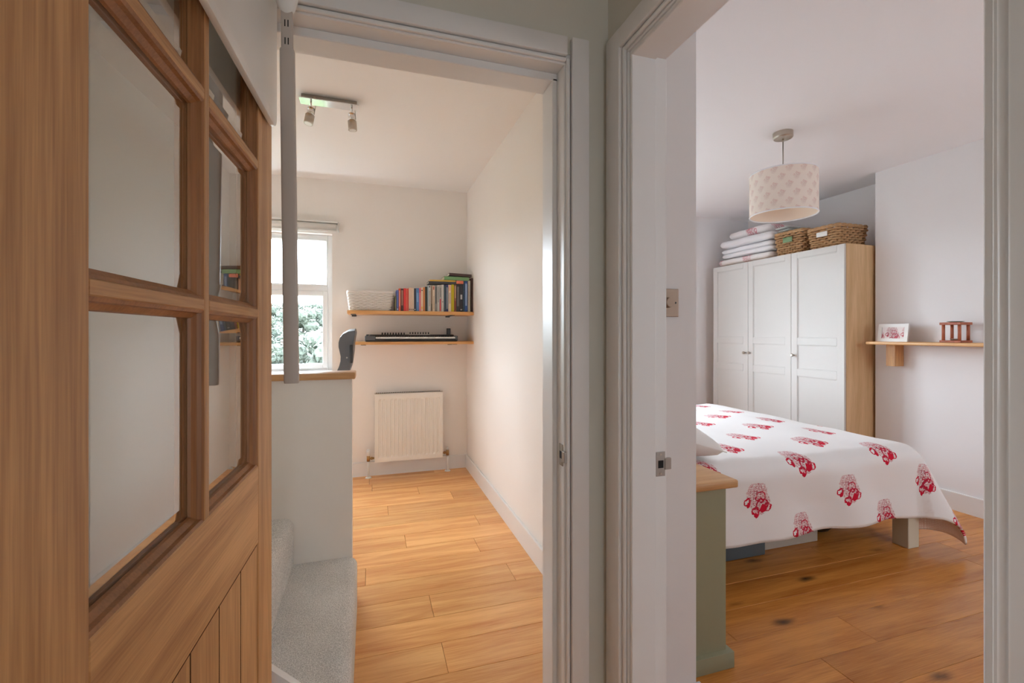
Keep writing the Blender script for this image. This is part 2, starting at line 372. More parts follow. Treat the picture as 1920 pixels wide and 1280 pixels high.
# floors
fh = bx('floor_hall', 'floor_study', None, -.48, XB0+.06, -1.8, YS1, -.1, 0, label='hall floor', **S)
fs = bx('floor_study', 'sub', None, -1.65, .887, YS1, 4.42, -.1, -.014, label='orange-toned oak plank floor of the study', **S)
fb = bx('floor_bedroom', 'sub', None, XB0+.06, 4.45, -1.0, 4.5, -.1, -.014, label='rustic brown oak plank floor of the bedroom', **S)
PW = .178
def plank(x0, x1, y0, y1, mat, parent):
    bm = box(B(), x0+.0006, x1-.0006, y0+.0006, y1-.0006, -.014, 0)
    top = [e for e in bm.edges if all(v.co.z > -.001 for v in e.verts)]
    bmesh.ops.bevel(bm, geom=top, offset=.0014, segments=1, affect='EDGES')
    c = Vector((x0, y0, 0)); bmesh.ops.translate(bm, vec=-c, verts=bm.verts)
    me = bpy.data.meshes.new('plank'); bm.to_mesh(me); bm.free(); me.materials.append(M[mat])
    o = bpy.data.objects.new('plank', me); C.objects.link(o); o.parent = parent; o.location = c-org(parent)
SJ = {1: .276, -1: .282, 5: .21, 4: .617, 10: .377, 8: .126, 0: -.5, 2: .72, 3: -.02, -2: .66, 6: .70, 7: -.35, 9: .62, 11: .02}
BJ = {-3: 2.004, -4: 1.684, -1: 3.30, -2: 1.45, 0: 2.5, -5: 2.45}
rng = random.Random(3)
def lay(parent, mat, k0, k1, xr, joints, ymin, ymax, L=1.75):
    for k in range(k0, k1):
        y0 = max(1.874+PW*k, ymin); y1 = min(1.874+PW*(k+1), ymax)
        if y1-y0 < .02: continue
        x0, x1 = xr((y0+y1)/2)
        j = joints.get(k, rng.uniform(x0, x1))
        cuts = sorted(c for c in [j+i*L for i in range(-4, 5)] if x0+.05 < c < x1-.05)
        xs = [x0]+cuts+[x1]
        for a, b in zip(xs, xs[1:]): plank(a, b, y0, y1, mat, parent)
lay(fs, 'floor_study', -4, 14, lambda y: ((-.06 if y < 2.24 else -1.55), .887), SJ, YS1, 4.27)
lay(fb, 'floor_bed', -16, 14, lambda y: ((XB0+.06 if y < 1.2 else 1.027), (4.03 if 1.1 < y < 2.72 else 4.33)), BJ, -.9, 4.36)

# baseboards
def base(name, x0, x1, y0, y1, label, h=.125):
    bm = box(B(), x0, x1, y0, y1, 0, h)
    bmesh.ops.bevel(bm, geom=[e for e in bm.edges if all(v.co.z > h-.001 for v in e.verts)], offset=.005, segments=2, affect='EDGES', profile=.5)
    return mk(name, bm, 'gloss', label=label, **S)
base('baseboard_study_right', .869, .887, 1.34, 4.252, 'white baseboard along the study right wall')
base('baseboard_study_back', -1.53, .887, 4.252, 4.27, 'white baseboard behind the radiator')
base('baseboard_half_wall', -.078, -.058, 2.24, 2.34, 'white baseboard end at the foot of the half wall', .1)
base('baseboard_bedroom_nib', .78, 1.04, 1.232, 1.25, 'white baseboard below the light switch')
base('baseboard_chimney', 4.012, 4.03, 1.1, 2.72, 'white baseboard along the chimney breast', .13)
base('baseboard_bedroom_back', 1.045, 4.3, 4.342, 4.36, 'white baseboard under the bedroom window', .13)

# ---------------------------------------------------------------- door frames (trim)
def casing_v(parent, along_x, a0, a1, face, outer_first, z1):
    """vertical casing: a0..a1 across, face = wall plane, protruding toward the hall by 18 mm, bead at the opening side"""
    d = .018
    w_ = a1-a0; bead = .013
    lo, hi = (a0, a1-bead) if outer_first else (a0+bead, a1)
    b0, b1 = (a1-bead+.002, a1) if outer_first else (a0, a0+bead-.002)
    if along_x:
        bx('casing', 'gloss', parent, lo, hi, face-d, face, 0, z1, .003, 2)
        bx('casing_bead', 'gloss', parent, b0, b1, face-.010, face, 0, HD+.015, .004, 3)
    else:
        bx('casing', 'gloss', parent, face-d, face, lo, hi, 0, z1, .003, 2)
        bx('casing_bead', 'gloss', parent, face-.010, face, b0, b1, 0, HD+.015, .004, 3)
t1 = thing('trim_1', ((LJ+RJ)/2, YS0, 0), label='white painted door frame of the study doorway', **S)
casing_v(t1, True, RJ+.004, RJ+.068, YS0, False, HD+.068)
casing_v(t1, True, LJ-.068, LJ-.004, YS0, True, HD+.068)
bx('head_casing', 'gloss', t1, LJ-.004, RJ+.004, YS0-.0175, YS0, HD+.017, HD+.0675, .003, 2)
bx('head_bead', 'gloss', t1, LJ-.004, RJ+.004, YS0-.010, YS0, HD+.004, HD+.015, .004, 3)
bx('lining', 'gloss', t1, RJ, RJ+.03, YS0, YS1, 0, HD, .002)
bx('lining', 'gloss', t1, LJ-.03, LJ, YS0, YS1, 0, HD, .002)
bx('head_lining', 'gloss', t1, LJ-.03, RJ+.03, YS0, YS1, HD, HD+.03, .002)
bx('stop', 'gloss', t1, RJ-.014, RJ, YS0+.048, YS1, 0, HD-.014, .002)
bx('stop', 'gloss', t1, LJ, LJ+.014, YS0+.048, YS1, 0, HD-.014, .002)
bx('head_stop', 'gloss', t1, LJ, RJ, YS0+.048, YS1, HD-.022, HD, .002)
sp = bx('strike_plate', 'steel', t1, RJ-.002, RJ, YS0+.006, YS0+.030, .905, .965, .0008, label='steel strike plate')
bx('latch_hole', 'dark', sp, RJ-.0026, RJ-.0018, YS0+.012, YS0+.024, .925, .945)
bx('lip', 'steel', sp, RJ-.004, RJ+.004, YS0-.009, YS0+.007, .918, .948, .001)
for z in (.911, .958):
    bm = B(); cyl(bm, (RJ-.003, YS0+.018, z), (RJ-.001, YS0+.018, z), .003, n=10); mk('screw', bm, 'nickel', sp)
t2 = thing('trim_2', (XB0, (NJ+FJ)/2, 0), label='white painted door frame of the bedroom doorway', **S)
casing_v(t2, False, FJ+.004, YS0-.019, XB0, False, HD+.068)
casing_v(t2, False, NJ-.078, NJ-.008, XB0, True, HD+.068)
bx('head_casing', 'gloss', t2, XB0-.0175, XB0, NJ-.078, FJ+.08, HD+.017, HD+.0675, .003, 2)
bx('head_bead', 'gloss', t2, XB0-.010, XB0, NJ-.008, FJ+.008, HD+.004, HD+.015, .004, 3)
bx('lining', 'gloss', t2, XB0, XB1, FJ, FJ+.03, 0, HD, .002)
bx('lining', 'gloss', t2, XB0, XB1, NJ-.03, NJ, 0, HD, .002)
bx('head_lining', 'gloss', t2, XB0, XB1, NJ-.03, FJ+.03, HD, HD+.03, .002)
bx('stop', 'gloss', t2, XB0+.005, XB0+.078, FJ-.010, FJ, 0, HD-.010, .002)
bx('stop', 'gloss', t2, XB0+.005, XB0+.078, NJ, NJ+.010, 0, HD-.010, .002)
bx('head_stop', 'gloss', t2, XB0+.005, XB0+.078, NJ, FJ, HD-.014, HD, .002)
sp = bx('strike_plate', 'steel', t2, XB1-.034, XB1-.006, FJ-.002, FJ, .89, .955, .0008, label='steel strike plate')
bx('latch_hole', 'dark', sp, XB1-.028, XB1-.012, FJ-.0026, FJ-.0018, .912, .932)
bx('lip', 'steel', sp, XB1-.008, XB1+.012, FJ-.004, FJ+.004, .907, .937, .001)
for z in (.897, .948):
    bm = B(); cyl(bm, (XB1-.02, FJ-.003, z), (XB1-.02, FJ-.001, z), .003, n=10); mk('screw', bm, 'nickel', sp)

# ---------------------------------------------------------------- windows
def window(name, x0, x1, z0, z1, y, trans, label, mull=None):
    w_ = thing(name, ((x0+x1)/2, y, z0), label=label, **S)
    f = .042; d0, d1 = y, y+.07
    bx('frame_side', 'upvc', w_, x0, x0+f, d0, d1, z0, z1, .006, 2)
    bx('frame_side', 'upvc', w_, x1-f, x1, d0, d1, z0, z1, .006, 2)
    bx('frame_head', 'upvc', w_, x0+f, x1-f, d0, d1, z1-f, z1, .006, 2)
    bx('frame_foot', 'upvc', w_, x0+f, x1-f, d0, d1, z0, z0+f, .006, 2)
    cols = [(x0+f, x1-f)] if mull is None else [(x0+f, mull-.03), (mull+.03, x1-f)]
    if mull is not None: bx('mullion', 'upvc', w_, mull-.03, mull+.03, d0, d1, z0+f, z1-f, .006, 2)
    for a, b in cols:
        rows = [(z0+f, z1-f)]
        if trans:
            bx('transom', 'upvc', w_, a, b, d0, d1, trans-.025, trans+.025, .006, 2)
            rows = [(z0+f, trans-.025), (trans+.025, z1-f)]
        for i, (p, q) in enumerate(rows):
            s = .042 if (trans and i == 0) else .012
            sash = thing_part('casement', w_)
            bm = B()
            box(bm, a, a+s, d0-.012, d1-.02, p, q, .004); box(bm, b-s, b, d0-.012, d1-.02, p, q, .004)
            box(bm, a+s, b-s, d0-.012, d1-.02, p, p+s, .004); box(bm, a+s, b-s, d0-.012, d1-.02, q-s, q, .004)
            sash = mk('casement', bm, 'upvc', w_)
            bx('pane', 'winglass', sash, a+s-.004, b-s+.004, d0+.02, d0+.026, p+s-.004, q-s+.004)
    return w_
def thing_part(*a): return None
window('window_1', -1.48, -.312, .92, 2.14, 4.345, 1.668, 'white window in the study back wall looking onto trees', mull=None)
bx('window_sill', 'gloss', bpy.data.objects['window_1'], -1.48, -.312, 4.24, 4.345, .92, .945, .004)
window('window_2', 1.1, 2.44, .85, 2.25, 4.43, 1.75, 'white bedroom window over the bed', mull=1.77)
window('added_window_4', 3.0, 3.58, 1.20, 1.90, -.99, None, 'small added window lighting the bedroom from its near wall')  # added out of view to brighten bedroom surfaces facing the camera
window('added_window_3', -.06, .30, .85, 1.35, -1.79, None, 'small added window lighting the hall from its unseen end')  # added behind the camera to give the hall its light

# ================================================================ oak door (standing open into the hall)
door = thing('door_1', (-.2105, 1.141, 0), label='open oak door with six bevelled glass panes and boarded lower panel', rot=(0, 0, math.radians(-92)), **S)
DW = .762; DT = .040
def dbox(name, mat, x0, x1, z0, z1, y0=-DT, y1=0, bev=.0015, **k): return bx(name, mat, k.pop('parent', door), x0, x1, y0, y1, z0, z1, bev, **k)
dbox('hinge_stile', 'oak_v', 0, .11, .006, 1.985)
dbox('lock_stile', 'oak_v', .652, DW, .006, 1.985)
dbox('top_rail', 'oak_h', .11, .652, 1.885, 1.985)
dbox('middle_rail', 'oak_h', .11, .652, .8475, 1.002)
dbox('bottom_rail', 'oak_h', .11, .652, .006, .20)
dbox('muntin', 'oak_v', .3725, .3895, 1.002, 1.885, -DT+.002, -.0005)
hz = [(1.303, 1.319), (1.603, 1.619)]
for a, b in hz:
    for x0, x1 in ((.11, .3725), (.3895, .652)):
        dbox('muntin_bar', 'oak_h', x0, x1, a, b, -DT+.002, -.0005)
rows = [(1.002, hz[0][0]), (hz[0][1], hz[1][0]), (hz[1][1], 1.885)]
for p, q in rows:
    for x0, x1 in ((.11, .3725), (.3895, .652)):
        bm = B()           # glazing bead: stepped slope on both faces
        for sgn, face in ((1, 0.0), (-1, -DT)):
            prof = [(0, -.0015), (.004, -.0035), (.005, -.009), (.011, -.014), (.012, -.018)]
            rings = []
            for ins, dep in prof:
                y = face+dep*sgn
                rings.append([bm.verts.new(c) for c in ((x0+ins, y, p+ins), (x1-ins, y, p+ins), (x1-ins, y, q-ins), (x0+ins, y, q-ins))])
            for r0, r1 in zip(rings, rings[1:]):
                for i in range(4):
                    bm.faces.new((r0[i], r0[(i+1) % 4], r1[(i+1) % 4], r1[i]))
        bmesh.ops.recalc_face_normals(bm, faces=bm.faces)
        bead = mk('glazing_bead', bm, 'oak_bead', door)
        bm = B()           # bevelled pane
        e = .0105; bw = .022
        def ringv(ins, y): return [bm.verts.new(c) for c in ((x0+ins, y, p+ins), (x1-ins, y, p+ins), (x1-ins, y, q-ins), (x0+ins, y, q-ins))]
        R = [ringv(e, -.0215), ringv(e, -.0185), ringv(e+bw, -.0165)]
        Rb = ringv(e, -.0215)
        for r0, r1 in zip(R, R[1:]):
            for i in range(4): bm.faces.new((r0[i], r0[(i+1) % 4], r1[(i+1) % 4], r1[i]))
        bm.faces.new(R[-1]); bm.faces.new(R[0][::-1])
        bmesh.ops.remove_doubles(bm, verts=bm.verts, dist=1e-6)
        bmesh.ops.recalc_face_normals(bm, faces=bm.faces)
        mk('pane', bm, 'glass', door)
bw = (.652-.11)/5
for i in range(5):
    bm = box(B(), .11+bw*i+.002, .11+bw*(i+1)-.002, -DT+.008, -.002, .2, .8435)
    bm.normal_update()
    for f in bm.faces: f.material_index = 0 if abs(f.normal.y) > .9 else 1  # board edges get the painted groove shadow, faces stay oak
    mk('board', bm, None, door, mats=['oak_v', 'groove_shade'])
dbox('panel_backing', 'groove_shade', .11, .652, .2, .8475, -DT+.012, -.013, 0)
for z in (.2, 1.0, 1.75):
    bm = B(); cyl(bm, (-.002, -DT-.003, z), (-.002, -DT-.003, z+.09), .006, n=10); mk('hinge', bm, 'steel', door)

# fold-down board hung on the door with its leg
fbd = thing('fold_down_board', (-.2105, 1.141, 0), 'white board with rounded corner and grey telescopic leg hung high on the oak door', 'folding board', rot=(0, 0, math.radians(-92)))
bm = B()
poly = [(.725, 2.0), (.022, 2.0), (.022, 1.742), (.026, 1.730), (.036, 1.722), (.05, 1.720), (.70, 1.720), (.718, 1.726), (.725, 1.745)]
prism(bm, poly, 1, .004, .016)
bmesh.ops.bevel(bm, geom=[e for e in bm.edges if abs(e.verts[0].co.y-e.verts[1].co.y) < 1e-5], offset=.003, segments=2, affect='EDGES', profile=.5)
bd = mk('board', bm, 'whiteplastic', fbd, smooth='auto')
bm = B(); prism(bm, [(.1, 1.985), (.16, 1.985), (.16, 2.0), (.1, 2.0)], 1, -.044, .006); mk('hook', bm, 'whiteplastic', fbd)
bm = B(); prism(bm, [(.6, 1.985), (.66, 1.985), (.66, 2.0), (.6, 2.0)], 1, -.044, .006); mk('hook', bm, 'whiteplastic', fbd)
def legpt(z):  # leg leans a little
    t = (z-1.166)/(1.94-1.166); return .092-.0*t, .058-.009*t
def flat_tube(bm, z0, z1, hw, hd, bev):
    b2 = B(); box(b2, -hd, hd, -hw, hw, 0, 1, bev, 3)
    # hw: half width seen from the camera (local y), hd: half depth along the door
    for v in b2.verts:
        z = z0+(z1-z0)*v.co.z; cx, cy = legpt(z); v.co = Vector((v.co.x+cx, v.co.y+cy, z))
    join(bm, b2); return bm
def flat_leg(name, z0, z1, hw, hd, mat):
    bm = B(); n = 20
    R = []
    for z in (z0, z0+.004, z1-.004, z1):
        k = .93 if z in (z0, z1) else 1
        cx, cy = legpt(z); ring = []
        for i in range(n):
            t = 2*pi*i/n; c, s = math.cos(t), math.sin(t)
            ring.append(bm.verts.new((cx+hd*k*math.copysign(abs(c)**.5, c), cy+hw*k*math.copysign(abs(s)**.5, s), z)))
        R.append(ring)
    for a, b in zip(R, R[1:]):
        for i in range(n): bm.faces.new((a[i], a[(i+1) % n], b[(i+1) % n], b[i]))
    bm.faces.new(R[0][::-1]); bm.faces.new(R[-1])
    bmesh.ops.recalc_face_normals(bm, faces=bm.faces)
    return mk(name, bm, mat, fbd, smooth='auto')
lg = flat_leg('leg_sleeve', 1.166, 1.862, .0145, .008, 'greytube')
il = flat_leg('leg_inner_tube', 1.855, 1.955, .0115, .006, 'greytube')
for z in (1.877, 1.914):
    for dx in (-.003, .003):
        cx, cy = legpt(z); bx('slot', 'dark', il, cx+.0052, cx+.0064, cy+dx-.001, cy+dx+.001, z-.007, z+.007)
bm = B(); cx, cy = legpt(1.95)
bmesh.ops.create_uvsphere(bm, u_segments=24, v_segments=14, radius=1)
for v in bm.verts: v.co = Vector((cx+v.co.x*.022, cy+v.co.y*.0225, 1.985+v.co.z*.052))
for f in bm.faces: f.smooth = True
mk('leg_socket', bm, 'whiteplastic', fbd)
bm = B(); cyl(bm, (cx, .012, 1.985), (cx, cy, 1.985), .014, n=16); mk('arm', bm, 'whiteplastic', fbd)

# ================================================================ stairs
st = thing('staircase', (-.8, 1.76, 0), 'grey carpeted stairs rising left beside the half wall', 'stairs', kind='structure')
steps = [(-.36, -.055, .234), (-.655, -.325, .445), (-.95, -.62, .656), (-1.55, -.915, .867)]
for i, (a, b, h) in enumerate(steps):
    bm = box(B(), a, b, 1.293, 2.24, 0, h)
    eds = [e for e in bm.edges if all(v.co.z > h-.001 and v.co.x > b-.001 for v in e.verts)]
    bmesh.ops.bevel(bm, geom=eds, offset=.04, segments=6, affect='EDGES', profile=.5)
    mk('step', bm, 'carpet', st, smooth='auto')
bm = B(); prism(bm, [(-.075, 0), (-.075, .275), (-1.5, 1.60), (-1.55, 1.60), (-1.55, 0)], 1, 1.271, 1.293); mk('stringer', bm, 'gloss', st)

# ================================================================ study furnishings
# radiator
rad = thing('radiator', (.342, 4.21, .14), 'white ribbed panel radiator below the study shelves', 'radiator')
RX0, RX1, RZ0, RZ1, RY = .045, .639, .138, .742, 4.165
bm = B(); xs = [RX0, RX0+.025]; nfl = 16; pitch = (RX1-RX0-.05)/nfl
prof = []
for i in range(nfl):
    a = RX0+.025+i*pitch
    prof += [(a+pitch*.10, 0), (a+pitch*.28, .008), (a+pitch*.72, .008), (a+pitch*.90, 0)]
prof = [(RX0, 0)]+prof+[(RX1, 0)]
rowsz = [(RZ0, 0), (RZ0+.035, 0), (RZ0+.05, 1), (RZ1-.065, 1), (RZ1-.05, 0), (RZ1, 0)]
G = [[bm.verts.new((x, RY+d*k, z)) for x, d in prof] for z, k in rowsz]
for r0, r1 in zip(G, G[1:]):
    for i in range(len(prof)-1): bm.faces.new((r0[i], r0[i+1], r1[i+1], r1[i]))
mk('front_panel', bm, 'radiator', rad)
bx('side_panel', 'radiator', rad, RX0-.002, RX0, RY-.003, 4.235, RZ0, RZ1, 0)
bx('side_panel', 'radiator', rad, RX1, RX1+.002, RY-.003, 4.235, RZ0, RZ1, 0)
bx('back_panel', 'radiator', rad, RX0, RX1, 4.23, 4.235, RZ0, RZ1, 0)
gr = bx('top_grille', 'radiator', rad, RX0, RX1, RY, 4.235, RZ1-.004, RZ1, 0)
bm = B()
for i in range(36):
    x = RX0+.012+i*(RX1-RX0-.024)/36
    box(bm, x, x+.008, RY+.012, 4.222, RZ1, RZ1+.0012)
mk('grille_slots', bm, 'dark', gr, kind='stuff')
for x in (RX0+.1, RX1-.1): bx('wall_bracket', 'radiator', rad, x-.02, x+.02, 4.235, 4.262, RZ0+.1, RZ1-.1)
def valve(x, trv):
    v = thing_v = None
    bm = B(); cyl(bm, (x, 4.2, .0), (x, 4.2, .15), .009, n=12); cyl(bm, (x, 4.2, 0), (x, 4.2, .006), .028, .024, n=16)
    mk('pipe', bm, 'whiteplastic', rad)
    bm = B(); cyl(bm, (x, 4.2, .145), (x, 4.2, .195), .014, n=12)
    s = 1 if trv else -1
    cyl(bm, (x, 4.2, .170), (x+s*.05, 4.2, .170), .009, n=12); cyl(bm, (x+s*.022, 4.2, .170), (x+s*.034, 4.2, .170), .014, n=6)
    b = mk('valve', bm, 'brass', rad, label='brass radiator valve')
    bm = B()
    if trv:
        cyl(bm, (x, 4.2, .195), (x, 4.2, .245), .017, .016, n=16); cyl(bm, (x, 4.2, .245), (x, 4.2, .252), .012, n=16)
    else: cyl(bm, (x, 4.2, .195), (x, 4.2, .22), .010, n=12)
    mk('valve_cap', bm, 'whiteplastic', b)
valve(RX0-.055, True); valve(RX1+.05, False)

# shelves
us = thing('wall_shelf', (.355, 4.12, 1.433), 'upper oak wall shelf carrying white basket and books', 'shelf', 'oak shelves on the study back wall')
bx('board', 'oak_shelf', us, -.176, .885, 3.97, 4.268, 1.433, 1.462, .003, 2)
ls = thing('wall_shelf', (.4, 4.12, 1.172), 'lower oak wall shelf carrying the music keyboard', 'shelf', 'oak shelves on the study back wall')
bx('board', 'oak_shelf', ls, -.12, .885, 3.97, 4.268, 1.176, 1.20, .003, 2)
for r, z, xs in ((us, 1.433, (-.13, .70)), (ls, 1.176, (-.05, .72))):
    for x in xs:
        bm = B(); box(bm, x-.02, x+.02, 3.99, 4.262, z-.004, z); box(bm, x-.02, x+.02, 4.262, 4.268, z-.012, z)
        mk('bracket', bm, 'black', r)

def px(xp, Y):   # scene X of a picture column on the plane at depth Y
    u = (xp-960)/853; s, c = math.sin(math.radians(YAW)), math.cos(math.radians(YAW))
    return Y*(s+u*c)/(c-u*s)
# wicker baskets
def basket(name, cx, cy, cz, lx, ly, h, rows_, mat, label, cat='basket', group=None, rotz=0, r=.006, stakes=None, liner=None):
    cz += r*.3
    t = thing(name, (cx, cy, cz), label, cat, group)
    rc = min(lx, ly)*.12
    def perim(n, grow):
        pts = []; hx, hy = lx/2+grow, ly/2+grow
        segs = [(hx-rc, hy-rc, 0), (-(hx-rc), hy-rc, pi/2), (-(hx-rc), -(hy-rc), pi), (hx-rc, -(hy-rc), 3*pi/2)]
        for x, y, a in segs:
            for k in range(5):
                t_ = a+pi/2*k/4; pts.append(Vector((x+rc*math.cos(t_), y+rc*math.sin(t_), 0)))
        # resample
        L = [0]
        for i in range(len(pts)): L.append(L[-1]+(pts[(i+1) % len(pts)]-pts[i]).length)
        out = []
        for j in range(n):
            s = L[-1]*j/n; i = max(k for k in range(len(L)-1) if L[k] <= s+1e-9)
            a, b = pts[i], pts[(i+1) % len(pts)]; f = (s-L[i])/max(L[i+1]-L[i], 1e-9); out.append(a+(b-a)*f)
        return out
    n_st = stakes or int((lx+ly)*2/.034)//2*2+1
    n = n_st*4
    ca, sa = math.cos(rotz), math.sin(rotz)
    def W(p): return (cx+p.x*ca-p.y*sa, cy+p.x*sa+p.y*ca, cz+p.z)
    bm = B()
    for k in range(rows_):
        z = r+(h-2.5*r)*k/(rows_-1); g = .02*(k/(rows_-1))-.02
        pts = perim(n, g); c = [Vector((0, 0, 0))]*0
        res = []
        for j, p in enumerate(pts):
            a = math.atan2(p.y, p.x); nrm = Vector((p.x/(lx/2)**2, p.y/(ly/2)**2, 0)).normalized()
            o_ = math.sin(2*pi*j/8+pi*k)*r*.9
            q = p+nrm*o_; res.append(W(Vector((q.x, q.y, z+math.sin(2*pi*j/8)*r*.15))))
        tube(bm, res, r*1.05, 5, True)
    mk('weave', bm, mat, t, smooth=True)
    bm = B()
    p0 = perim(n_st, -.02); p1 = perim(n_st, 0)
    for a, b in zip(p0, p1):
        tube(bm, [W(a), W(Vector((b.x, b.y, h)))], r*.7, 5)
    mk('stakes', bm, mat, t, smooth=True)
    bm = B(); pr = perim(60, .001)
    for kk in (0, 1):
        tube(bm, [W(Vector((p.x, p.y, h-.004+math.sin(j*pi/3+kk*pi)*r*.6))) for j, p in enumerate(pr)], r*1.15, 6, True)
    mk('rim', bm, mat, t, smooth=True)
    bm = B()
    hx, hy = lx/2-.022, ly/2-.022
    vs = []
    b2 = B(); box(b2, -hx, hx, -hy, hy, .004, .010)
    for x0, x1, y0, y1 in ((-hx, -hx+.003, -hy, hy), (hx-.003, hx, -hy, hy), (-hx, hx, -hy, -hy+.003), (-hx, hx, hy-.003, hy)):
        box(b2, x0, x1, y0, y1, .004, h*.88)
    for v in b2.verts: v.co = Vector(W(v.co))
    join(bm, b2); mk('inner_lining', bm, liner or mat, t)
    return t
SZ = 1.462
basket('storage_basket', .008, 4.11, SZ, .37, .24, .160, 13, 'wicker_w', 'white woven basket at the left end of the upper shelf', r=.0058, liner='wicker_w')

# books
def bookmat(c, i):
    k = 'book%s' % i; M[k] = plain('book_cover_%s' % i, s2l(*c), .45); return k
def book(x0, x1, ztop, col, i, name_, lean=0, band=None, depth=.17, y0=4.0, z0=SZ, two=None):
    k = bookmat(col, i); w_ = x1-x0; h = ztop-z0
    t = thing('book', ((x0+x1)/2, y0+depth/2, z0), name_, 'book', 'books on the upper study shelf')
    bm = B(); th = min(.003, w_*.2)
    box(bm, x0, x1, y0, y0+th, z0, ztop); box(bm, x0, x0+th, y0+th, y0+depth, z0, ztop); box(bm, x1-th, x1, y0+th, y0+depth, z0, ztop)
    objs = [mk('cover', bm, k, t)]
    objs.append(bx('pages', 'pages', t, x0+th, x1-th, y0+th, y0+depth-.004, z0+.003, ztop-.004))
    if band:
        for j, (f0, f1, c) in enumerate(band):
            kk = bookmat(c, '%s_%d' % (i, j)); bx('spine_print', kk, t, x0+w_*.22, x1-w_*.22, y0-.0006, y0, z0+h*f0, z0+h*f1)
    if lean: t.rotation_euler = (0, math.radians(lean), 0)
    return t
UB = [  # picture columns on the shelf, top row, colour, description
 (115, 150, 620, (110, 108, 70), 'thin olive book leaning beside the white basket', [(.1, .8, (130, 124, 92))]),
 (152, 198, 490, (92, 106, 168), 'blue-violet paperback, first tall book after the basket', [(.05, .12, (210, 210, 220))]),
 (201, 240, 458, (232, 104, 78), 'orange-red paperback left of the brown-spined book', [(.2, .9, (240, 170, 150))]),
 (243, 302, 460, (78, 44, 38), 'dark brown paperback with vertical pale spine title', [(.25, .92, (170, 120, 104))]),
 (304, 353, 455, (230, 62, 64), 'bright red paperback right of the brown-spined book', None),
 (356, 380, 460, (236, 120, 96), 'thin salmon paperback beside the bright red one', None),
 (382, 407, 460, (228, 86, 76), 'thin coral paperback left of the cream paperbacks', None),
 (411, 445, 440, (226, 200, 176), 'cream paperback, leftmost of the three cream ones', [(.05, .1, (120, 90, 80))]),
 (447, 481, 440, (224, 192, 170), 'cream paperback, middle of the three cream ones', [(.05, .1, (120, 90, 80))]),
 (483, 522, 448, (228, 204, 182), 'cream paperback, rightmost of the three cream ones', [(.05, .1, (120, 90, 80))]),
 (525, 564, 455, (52, 56, 72), 'dark navy paperback left of the sky-blue one', [(.05, .1, (200, 200, 200))]),
 (567, 630, 450, (92, 134, 188), 'sky-blue paperback with pale spine', [(.4, .8, (130, 164, 206))]),
 (633, 668, 448, (236, 132, 142), 'pink paperback right of the sky-blue one', [(.8, .95, (214, 40, 80))]),
 (671, 714, 436, (236, 208, 180), 'peach-cream paperback left of the tan one', [(.1, .2, (240, 190, 70)), (.85, .9, (60, 50, 50))]),
 (716, 757, 432, (206, 132, 76), 'tan-orange paperback left of the near-black green one', None),
 (759, 806, 420, (58, 60, 54), 'near-black green hardback in the middle of the row', None),
 (808, 824, 402, (150, 184, 200), 'very thin pale blue booklet in mid row', None),
 (826, 878, 395, (206, 204, 200), 'pale grey paperback with black dot at its top', [(.93, .97, (30, 30, 30)), (.2, .8, (178, 176, 172))]),
 (880, 913, 400, (150, 128, 108), 'slim grey-brown book left of the red-topped cream one', [(.05, .3, (90, 80, 60))]),
 (915, 963, 398, (226, 206, 184), 'cream book with red patch at the top of its spine', [(.84, .97, (186, 90, 80)), (.1, .6, (200, 178, 156))]),
 (965, 1014, 392, (150, 148, 144), 'mid-grey paperback with text all down its spine', [(.3, .95, (104, 104, 104))]),
 (1016, 1058, 388, (200, 198, 194), 'light grey paperback with fine dark lettering', [(.35, .95, (150, 150, 150))]),
 (1060, 1103, 385, (186, 184, 180), 'grey paperback with a red block low on its spine', [(.03, .47, (222, 46, 56)), (.55, .9, (140, 140, 140))]),
 (1105, 1152, 376, (206, 202, 198), 'white-grey paperback left of the navy pair', [(.35, .37, (60, 40, 40))]),
 (1155, 1196, 376, (48, 56, 92), 'navy paperback, left of the navy pair', [(.05, .95, (66, 90, 92))]),
 (1198, 1248, 376, (56, 54, 104), 'navy paperback with pale spine title, right of the pair', [(.1, .9, (150, 156, 160))]),
 (1252, 1308, 380, (232, 212, 186), 'cream book with peach top left of the yellow one', [(.78, .99, (230, 166, 132)), (.3, .7, (200, 170, 150))]),
 (1311, 1372, 372, (196, 178, 20), 'mustard yellow paperback near the right end', None),
 (1376, 1416, 376, (150, 100, 76), 'brown paperback right of the yellow one', [(.5, .95, (200, 160, 130)), (.05, .4, (130, 50, 40))]),
 (1420, 1488, 362, (52, 48, 54), 'black hardback, left of the black pair', [(.2, .9, (112, 108, 108))]),
 (1491, 1556, 366, (44, 44, 50), 'black hardback with white title, right of the black pair', [(.45, .62, (200, 200, 200)), (.06, .1, (190, 190, 190))]),
 (1560, 1594, 305, (52, 74, 92), 'tall slate-blue book left of the royal blue one', None),
 (1597, 1656, 302, (52, 84, 150), 'tall royal blue book with white spine title', [(.2, .92, (160, 184, 214))]),
]
YB = 4.0
def bX(c): return px(730+c/11.29, YB)
def bZ(c, col):
    u = (730+col/11.29-960)/853; dep = YB/(math.cos(math.radians(YAW))-u*math.sin(math.radians(YAW)))
    return CAMZ+(625-(500+c/11.29))/853*dep
for i, (a, b, t_, c, nm, band) in enumerate(UB):
    book(bX(a)+.0003, bX(b)-.0003, bZ(t_, a), c, i, nm, lean=0, band=band, depth=.14+.05*((i*7) % 5)/5+(.04 if i > 27 else 0))
